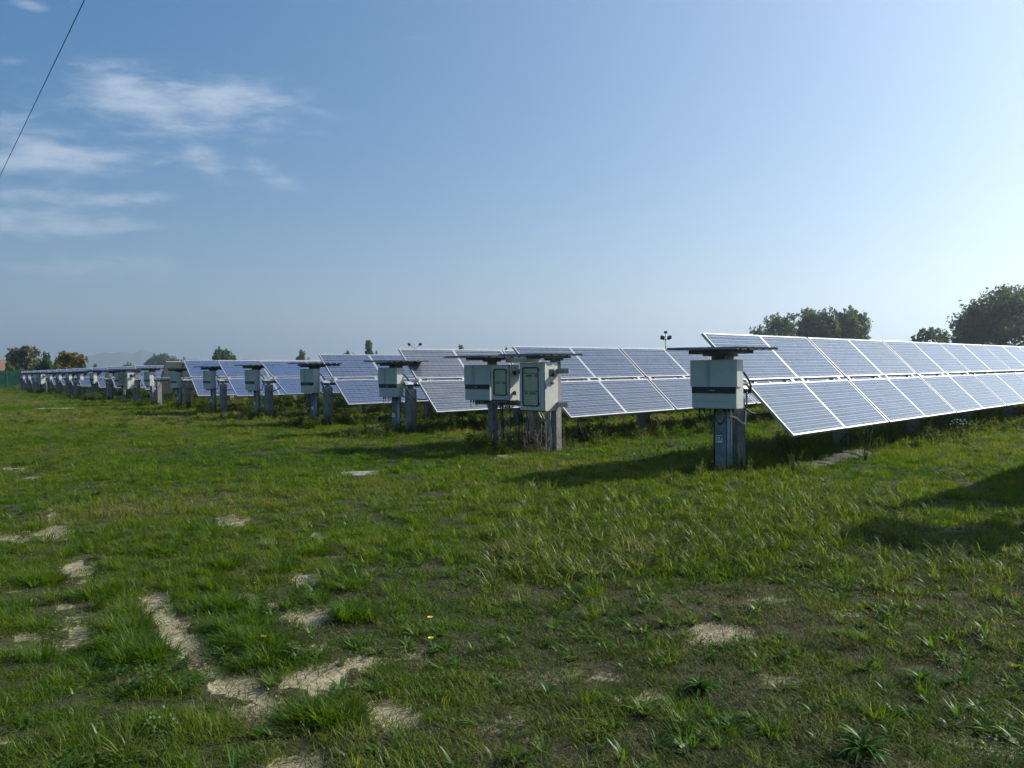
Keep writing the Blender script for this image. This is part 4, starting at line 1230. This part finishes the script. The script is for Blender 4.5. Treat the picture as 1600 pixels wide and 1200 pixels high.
def build_grass():
    rng = np.random.default_rng(11)
    src = {}
    spots = {'lawn': (-1.2, 4.2), 'dry': (1.3, 4.0), 'broad': (1.5, 6.2), 'tuft': (-1.6, 5.0), 'rosette': (2.0, 4.6), 'clover': (-1.9, 3.9), 'weed': (4.2, 12.6), 'stalk': (3.6, 12.4)}
    nm = {'lawn': 'grass', 'dry': 'dry_grass', 'broad': 'broad_grass', 'tuft': 'grass_tufts', 'rosette': 'leaf_weeds', 'clover': 'clover_leaves', 'weed': 'weeds', 'stalk': 'dry_weeds'}
    for k in spots:
        src[k] = []
        for v in range(3):
            x, y = spots[k][0] + .17 * v, spots[k][1] + .11 * v
            o = link(nm[k], clump(k, 100 + v * 7 + len(k)), None, (x, y, float(height(np.array([x]), np.array([y]))[0])))
            o['kind'] = 'stuff'; src[k].append(o)
    P = {k: [] for k in spots}

    def put(kind, x, y, sc, zs, tint): P[kind].append(np.stack([x, y, sc, zs, np.clip(tint, 0, 1)], 1))
    for d0, d1, dens, sc in ((2.4, 4.5, 330, 1.0), (4.5, 8, 210, 1.15), (8, 14, 110, 1.45), (14, 24, 48, 2.0), (24, 45, 14, 3.0), (45, 90, 3.2, 5.0)):
        x, y = ring_points(rng, d0, d1, dens)
        soil, dry, broad, px, py = fields(x, y)
        wd = row_weeds(x, y); n = len(x); r = rng.random(n)
        lush = fbm(x, y, .9, 71); patch = fbm(x, y, .22, 81); spot = fbm(x, y, 5.0, 91, 3)
        tint = .12 + 1.0 * (patch - .34) + .6 * (lush - .5) + .35 * (spot - .5)
        tint = tint + .05 + .20 * sstep(9, 26, y) + .06 * sstep(500, 350, px) * sstep(900, 960, py)
        hfar = sc / (1 + .55 * (sc - 1))
        dd = np.hypot(x, y); soilb = np.maximum(fields(x * (1 + .12 / dd), y * (1 + .12 / dd))[0], fields(x * (1 + .25 / dd), y * (1 + .25 / dd))[0]) if d1 < 15 else soil
        hz = .8 * (1 - .62 * np.clip(soilb, 0, 1)) * (.38 + .85 * lush) * (1 + .9 * wd) * (1 - .42 * dry)
        # lawn
        clumpy = fbm(x, y, 4.5, 131, 3)
        keep = (r > soil * 1.04 + .03) & (r > dry * .50) & (r > .45 * broad) & (rng.random(n) < .25 + .9 * sstep(.34, .56, clumpy))
        put('lawn', x[keep], y[keep], sc * rng.uniform(.75, 1.25, n)[keep], (hfar * hz * (.45 + 1.1 * sstep(.35, .7, clumpy)) * rng.uniform(.7, 1.3, n))[keep], (tint + .25 * dry)[keep])
        # dry turf
        x2, y2 = ring_points(rng, d0, d1, dens * .8); soil, dry, broad, px, py = fields(x2, y2); n2 = len(x2); r = rng.random(n2)
        k2 = (r < dry * .85) & (rng.random(n2) > soil * .93)
        put('dry', x2[k2], y2[k2], sc * rng.uniform(.7, 1.2, n2)[k2], hfar * rng.uniform(.6, 1.3, n2)[k2], (.25 + .6 * fbm(x2, y2, 1.5, 33) + rng.normal(0, .12, n2))[k2])
        # broad grass
        if d1 < 25:
            x3, y3 = ring_points(rng, d0, d1, 62 if d1 < 15 else 22); soil, dry, broad, px, py = fields(x3, y3); n3 = len(x3); r = rng.random(n3)
            wd3 = row_weeds(x3, y3)
            k3 = (r < np.maximum(np.maximum(broad * .95, .05 * sstep(.5, .7, fbm(x3, y3, .7, 97))), wd3 * .35)) & (rng.random(n3) > soil)
            put('broad', x3[k3], y3[k3], rng.uniform(.55, 1.15, n3)[k3] * (1 if d1 < 15 else 1.3), rng.uniform(.45, 1.0, n3)[k3], (-.05 + .62 * fbm(x3, y3, 1.0, 44) + rng.normal(0, .12, n3))[k3])
            if d1 < 15:      # arching pale blades along the front edge of the tall grass
                x3, y3 = ring_points(rng, d0, d1, 60); px, py = project(x3, y3); n3 = len(x3)
                k3 = (rng.random(n3) < sstep(770, 800, px) * sstep(1120, 1000, px) * sstep(845, 862, py) * sstep(905, 890, py) * .9)
                put('broad', x3[k3], y3[k3], rng.uniform(.9, 1.3, n3)[k3], rng.uniform(.6, 1.0, n3)[k3], rng.uniform(.1, .9, n3)[k3])
        # longer tufts round bare soil and at random
        if d1 < 50:
            x4, y4 = ring_points(rng, d0, d1, (16 if d1 < 9 else 9 if d1 < 15 else 2.5)); soil, dry, broad, px, py = fields(x4, y4); n4 = len(x4); r = rng.random(n4)
            k4 = (r < .25 + .5 * sstep(.5, .62, fbm(x4, y4, 1.3, 55)) - .25 * dry) & (soil < .35)
            put('tuft', x4[k4], y4[k4], (sc ** .6) * rng.uniform(.6, 1.2, n4)[k4], (sc ** .4) * rng.uniform(.45, 1.05, n4)[k4], (.0 + .5 * fbm(x4, y4, .9, 56) + rng.normal(0, .1, n4))[k4])
        if d1 < 15:
            x5, y5 = ring_points(rng, d0, d1, 135); soil, dry, broad, px, py = fields(x5, y5); n5 = len(x5); r = rng.random(n5)
            k5 = (r < .10 + .60 * dry * sstep(.42, .58, fbm(x5, y5, 1.8, 66))) & (rng.random(n5) > soil * .75)
            put('rosette', x5[k5], y5[k5], rng.uniform(.5, 1.1, n5)[k5], rng.uniform(.5, 1.1, n5)[k5], rng.uniform(0, 1, n5)[k5])
        if d1 < 9:
            x6, y6 = ring_points(rng, d0, d1, 90); soil, dry, broad, px, py = fields(x6, y6); n6 = len(x6); r = rng.random(n6)
            k6 = (r < .22 * sstep(.45, .6, fbm(x6, y6, 1.4, 67)) * sstep(420, 200, px) * sstep(990, 1060, py)) & (soil < .15)
            put('clover', x6[k6], y6[k6], rng.uniform(.8, 1.3, n6)[k6], rng.uniform(.8, 1.4, n6)[k6], rng.uniform(0, 1, n6)[k6])
    # taller weeds under the tables
    for d0, d1, dens, sc in ((6, 14, 9, .7), (14, 26, 16, 1.15), (26, 50, 11, 1.5), (50, 100, 3.2, 2.2)):
        x, y = ring_points(rng, d0, d1, dens); wd = row_weeds(x, y); n = len(x); r = rng.random(n)
        pn = fbm(x, y, .6, 88)
        k = r < wd * (.35 + .9 * sstep(.38, .6, pn))
        put('weed', x[k], y[k], sc * rng.uniform(.6, 1.2, n)[k], (sc ** .25) * rng.uniform(.35, .85, n)[k] * (.6 + .8 * pn[k]), (.1 + .7 * fbm(x, y, .5, 89))[k])
        k = r > 1 - wd * .33
        put('stalk', x[k], y[k], sc * rng.uniform(.7, 1.2, n)[k], (sc ** .25) * rng.uniform(.5, 1.2, n)[k], rng.uniform(.2, 1, n)[k])
    # crumbs of soil, small stones and dead straw on the bare patches
    sb = []
    for v in range(2):
        r = random.Random(40 + v); bm = bmesh.new()
        for i in range(16):
            sz = r.uniform(.0015, .006) * (1.7 if r.random() < .1 else 1)
            bmesh.ops.create_icosphere(bm, subdivisions=1, radius=sz, matrix=Matrix.Translation((r.uniform(-.12, .12), r.uniform(-.12, .12), sz * .4)) @ Matrix.Diagonal((1, r.uniform(.6, 1), .7, 1)))
        o = link('soil_crumbs', to_mesh(bm, 'soil_crumbs', M['crumb']), None, (-1.3 + .2 * v, 4.6, 0)); o['kind'] = 'stuff'; sb.append(o)
    x, y = ring_points(rng, 2.6, 9, 55); soil = fields(x, y)[0]; k = rng.random(len(x)) < soil * .9 + .06
    for v in range(2):
        q = k & (rng.integers(0, 2, len(x)) == v)
        scatter('soil_crumbs', sb[v], x[q], y[q], rng.uniform(.7, 1.3, q.sum()), rng.uniform(.7, 1.3, q.sum()), rng.random(q.sum()), 500 + v)
    x, y = ring_points(rng, 2.6, 10, 90); soil = fields(x, y)[0]; k = rng.random(len(x)) < soil * .45
    put('dry', x[k], y[k], rng.uniform(.8, 1.6, k.sum()), rng.uniform(.25, .6, k.sum()), rng.uniform(.5, 1, k.sum()))
    # low leafy weeds in patches all over the lane
    for d0, d1, dens, sc in ((4, 9, 14, .45), (9, 18, 9, .6), (18, 40, 2.5, .9)):
        x, y = ring_points(rng, d0, d1, dens); soil, dry, broad, px, py = fields(x, y); n = len(x)
        k = (rng.random(n) < .75 * sstep(.55, .66, fbm(x, y, .75, 120))) & (soil < .3)
        put('weed', x[k], y[k], sc * rng.uniform(.7, 1.2, n)[k], sc * rng.uniform(.25, .5, n)[k], rng.uniform(0, .7, n)[k])
    for cx, cy in TUFTS:
        gx, gy = ground_at(cx, cy); m_ = int(rng.integers(12, 22)); a = rng.uniform(0, 6.28, m_); rr = .10 * np.sqrt(rng.random(m_))
        put('tuft', gx + rr * np.cos(a) * 1.3, gy + rr * np.sin(a), rng.uniform(.8, 1.25, m_), rng.uniform(.5, .95, m_) * (1.1 - rr * 4), rng.uniform(0, .45, m_))
    tot = 0
    for kind, arrs in P.items():
        A = np.concatenate(arrs); tot += len(A)
        v = rng.integers(0, 3, len(A))
        for i in range(3):
            B = A[v == i]
            scatter(nm[kind], src[kind][i], B[:, 0], B[:, 1], B[:, 2], B[:, 3], B[:, 4], 300 + i)
    print('grass instances', tot)


build_grass()


# ------------------------------------------------------------------ single weeds that stand out in the foreground
def leaf_me(L, w, curl, lift, seed):
    r = random.Random(seed); bm = bmesh.new(); n = 6; rows = []
    x, z, ang = 0, 0, lift
    for i in range(n + 1):
        f = i / n; ww = w * math.sin(PI * min(1, .10 + .9 * f ** .8)) * .5 + .001
        rows.append([bm.verts.new((x, -ww, z + ww * .35)), bm.verts.new((x, 0, z)), bm.verts.new((x, ww, z + ww * .35))])
        x += math.cos(ang) * L / n; z += math.sin(ang) * L / n; ang -= curl / n
    for a, b in zip(rows[:-1], rows[1:]):
        for k in range(2): bm.faces.new((a[k], a[k + 1], b[k + 1], b[k])).smooth = True
    me = to_mesh(bm, 'leaf', M['rosette'], 0, False)
    at = me.attributes.new('shade', 'FLOAT', 'POINT'); at.data.foreach_set('value', [r.random()] * len(me.vertices))
    return me


LEAVES = [leaf_me(.145 * random.uniform(.75, 1.15), random.uniform(.013, .021), random.uniform(.6, 1.8), random.uniform(.1, 1.0), i) for i in range(16)]


def rosette(px, py, size, nleaf, label, seed, group):
    x, y = ground_at(px, py); r = random.Random(seed)
    z = float(height(np.array([x]), np.array([y]))[0])
    t = thing('rosette_weed', label, 'weed', (x, y, z), r.uniform(0, 6), group)
    for i in range(nleaf):
        a = 2 * PI * i / nleaf * 2.4 + r.uniform(-.3, .3); s = size * r.uniform(.65, 1.1)
        link('leaf', r.choice(LEAVES), t, (0, 0, .004 + .0004 * i), (0, r.uniform(-.3, .25), a), (s, s, s))


RG = 'leafy rosette weeds in the dry foreground turf'
rosette(1350, 1180, .92, 64, 'largest leafy weed, long green leaves at the bottom edge right of centre', 1, RG)
rosette(1095, 1082, .85, 64, 'dense dark green leafy weed beside the bare patch right of centre', 2, RG)
rosette(1440, 1065, .95, 26, 'leafy weed with long arching leaves in the lower right turf', 3, RG)
rosette(465, 1035, .9, 11, 'flat leafy weed on the sandy patch left of centre', 4, RG)
rosette(535, 950, .8, 14, 'leafy weed just right of the upper sandy patches, left of centre', 5, RG)
for i, (px, py, s, k, lab) in enumerate([
        (1350, 1052, .75, 18, 'leafy weed to the left of the one with long arching leaves'),
        (1225, 998, .62, 15, 'leafy weed beside the upper bare patch, right of centre'),
        (1150, 926, .62, 15, 'leafy weed at the top edge of the dry turf, below the tall grass'),
        (1045, 968, .65, 16, 'leafy weed at the left rim of the large bare patch'),
        (960, 975, .65, 16, 'leafy weed in the dry turf below the pale arching grass'),
        (835, 962, .6, 15, 'leafy weed right of the upper of two yellow flowers'),
        (1020, 1040, .62, 16, 'leafy weed just left of the dense dark weed'),
        (1180, 1053, .5, 12, 'small leafy weed just right of the dense dark weed'),
        (855, 1084, .62, 16, 'leafy weed in dry turf below centre, far left of the dense dark weed'),
        (1125, 1135, .52, 12, 'small leafy weed below the dense dark weed'),
        (1510, 972, .7, 16, 'leafy weed below the lower right shadow'),
        (1575, 1152, .7, 15, 'leafy weed near the bottom right corner'),
        (1130, 1012, .45, 12, 'small leafy weed above the dense dark weed, inside the bare patch'),
        (715, 1036, .58, 16, 'leafy weed below the lower of two yellow flowers'),
        (785, 1072, .6, 15, 'leafy weed down and right from the two yellow flowers'),
        (1270, 1120, .52, 13, 'leafy weed up and left from the largest leafy weed'),
        (1420, 1120, .6, 15, 'leafy weed up and right from the largest leafy weed'),
        (1480, 1040, .6, 15, 'leafy weed to the right of the one with long arching leaves'),
        (1540, 1010, .52, 13, 'small leafy weed near the right edge, below the shadow'),
        (940, 1150, .52, 13, 'leafy weed at the bottom edge, just right of the centre'),
        (1300, 900, .5, 13, 'leafy weed at the front of the tall grass, left of the lower right shadow')]):
    rosette(px, py, s, k, lab, 20 + i, RG)


def tall_weed(px, py, H, label, mat, seed, spread=.12, heads=None):
    x, y = ground_at(px, py); r = random.Random(seed)
    t = thing('tall_weed', label, 'weed', (x, y, 0), 0, 'tall weeds in front of the nearest panel row')
    B = []; bm = bmesh.new()
    for i in range(7):
        a = r.uniform(0, 6.28); tip = Vector((spread * math.cos(a) * r.random(), spread * math.sin(a) * r.random(), H * r.uniform(.6, 1)))
        add_tube(bm, [(0, 0, 0), tip * .5 + Vector((.01, 0, 0)), tip], [.005, .004, .0015], 5)
        for j in range(16):
            f = r.uniform(.15, 1); p = tip * f
            B.append((p.x, p.y, r.uniform(0, 6.28), r.uniform(.03, .07), r.uniform(.5, 2.2), r.uniform(.006, .012), .5, r.random(), p.z))
    st = to_mesh(bm, 'stem', M['bark']); link('stem', st, t)
    me = blade_mesh('leaves', [b[:8] for b in B], M[mat]); co = np.empty(len(me.vertices) * 3, np.float32); me.vertices.foreach_get('co', co); co = co.reshape(-1, 3)
    for i, b in enumerate(B): co[i * 9:i * 9 + 9, 2] += b[8]
    me.vertices.foreach_set('co', co.ravel()); me.update()
    o = link('foliage', me, t)
    if heads:
        bm = bmesh.new()
        for i in range(26):
            a = r.uniform(0, 6.28); d = spread * r.random() ** .5
            bmesh.ops.create_icosphere(bm, subdivisions=1, radius=.011, matrix=Matrix.Translation((d * math.cos(a), d * math.sin(a), H * r.uniform(.75, 1.02))))
        link('flower_heads', to_mesh(bm, 'flower_heads', M[heads]), t)


tall_weed(1352, 722, .72, 'tall grey green weed standing in front of the nearest panel row', 'weed', 1, .16)
tall_weed(1500, 688, .42, 'weed with white flower heads below the nearest panel row', 'weed', 2, .2, 'white')
tall_weed(1455, 694, .45, 'brown dried weed below the nearest panel row', 'dry', 3, .2)
tall_weed(1240, 742, .34, 'dried pale weed by the foot of the post numbered 37', 'dry', 4, .2)
tall_weed(1160, 742, .40, 'green weed growing against the post numbered 37', 'weed', 5, .2)


def dandelion(px, py, h, label):
    x, y = ground_at(px, py); t = thing('yellow_flower', label, 'flower', (x, y, float(height(np.array([x]), np.array([y]))[0])), 0, 'yellow flowers in the grass')
    bm = bmesh.new(); add_tube(bm, [(0, 0, 0), (.004, 0, h * .5), (0, 0, h)], .002, 5); link('stem', to_mesh(bm, 'stem', M['fence']), t)
    bm = bmesh.new()
    for i in range(14):
        a = 2 * PI * i / 14; c, s = math.cos(a), math.sin(a)
        v = [bm.verts.new(p) for p in ((0, 0, h), (.013 * c - .003 * s, .013 * s + .003 * c, h + .006), (.019 * c, .019 * s, h + .004), (.013 * c + .003 * s, .013 * s - .003 * c, h + .006))]
        bm.faces.new(v)
    link('petals', to_mesh(bm, 'petals', M['petal']), t)


M['petal'] = mat_plain('petal_yellow', (.75, .55, .02), .6, 0, .1)
dandelion(672, 982, .07, 'upper yellow flower of two in the foreground turf')
dandelion(673, 1010, .06, 'lower yellow flower of two in the foreground turf')
dandelion(1562, 826, .14, 'yellow flower in the shade at the right edge')
dandelion(412, 1010, .05, 'tiny yellow flower by the sandy track')
dandelion(952, 778, .10, 'yellow flower left of the shadow of the box numbered 37')


# dry tangle at the foot of the nearest cabinet group
def tangle():
    P = row_pos(36); r = random.Random(9); bm = bmesh.new()
    for i in range(130):
        q = r.uniform(-.5, 1.5); x = r.uniform(-.5, .2)
        p = P + QV * q + RV * x; a = r.uniform(0, 6.28); L = r.uniform(.15, .5)
        p1 = p + Vector((math.cos(a) * L * .5, math.sin(a) * L * .5, r.uniform(.1, .5))); p2 = p + Vector((math.cos(a) * L, math.sin(a) * L, r.uniform(.0, .4)))
        add_tube(bm, [p, p1, p2], [.003, .0025, .001], 4, False)
    o = link('dry_brush', to_mesh(bm, 'dry_brush', M['straw'])); o['kind'] = 'stuff'


M['straw'] = mat_plain('straw', (.20, .15, .09), .8, 0, .4, 3)
tangle()


# ------------------------------------------------------------------ haze
def build_haze():
    bm = bmesh.new(); add_box(bm, -11500, 11500, -11500, 11500, -12, 420)
    k = Nodes('haze'); v = k.n('VolumePrincipled'); v.inputs['Density'].default_value = HAZE
    v.inputs['Color'].default_value = (.78, .89, 1.0, 1); v.inputs['Anisotropy'].default_value = .65
    k.l(v.outputs[0], k.out.inputs['Volume'])
    o = link('haze', to_mesh(bm, 'haze', k.m)); o['kind'] = 'stuff'


HAZE = 3.0e-4
if HAZE > 0: build_haze()
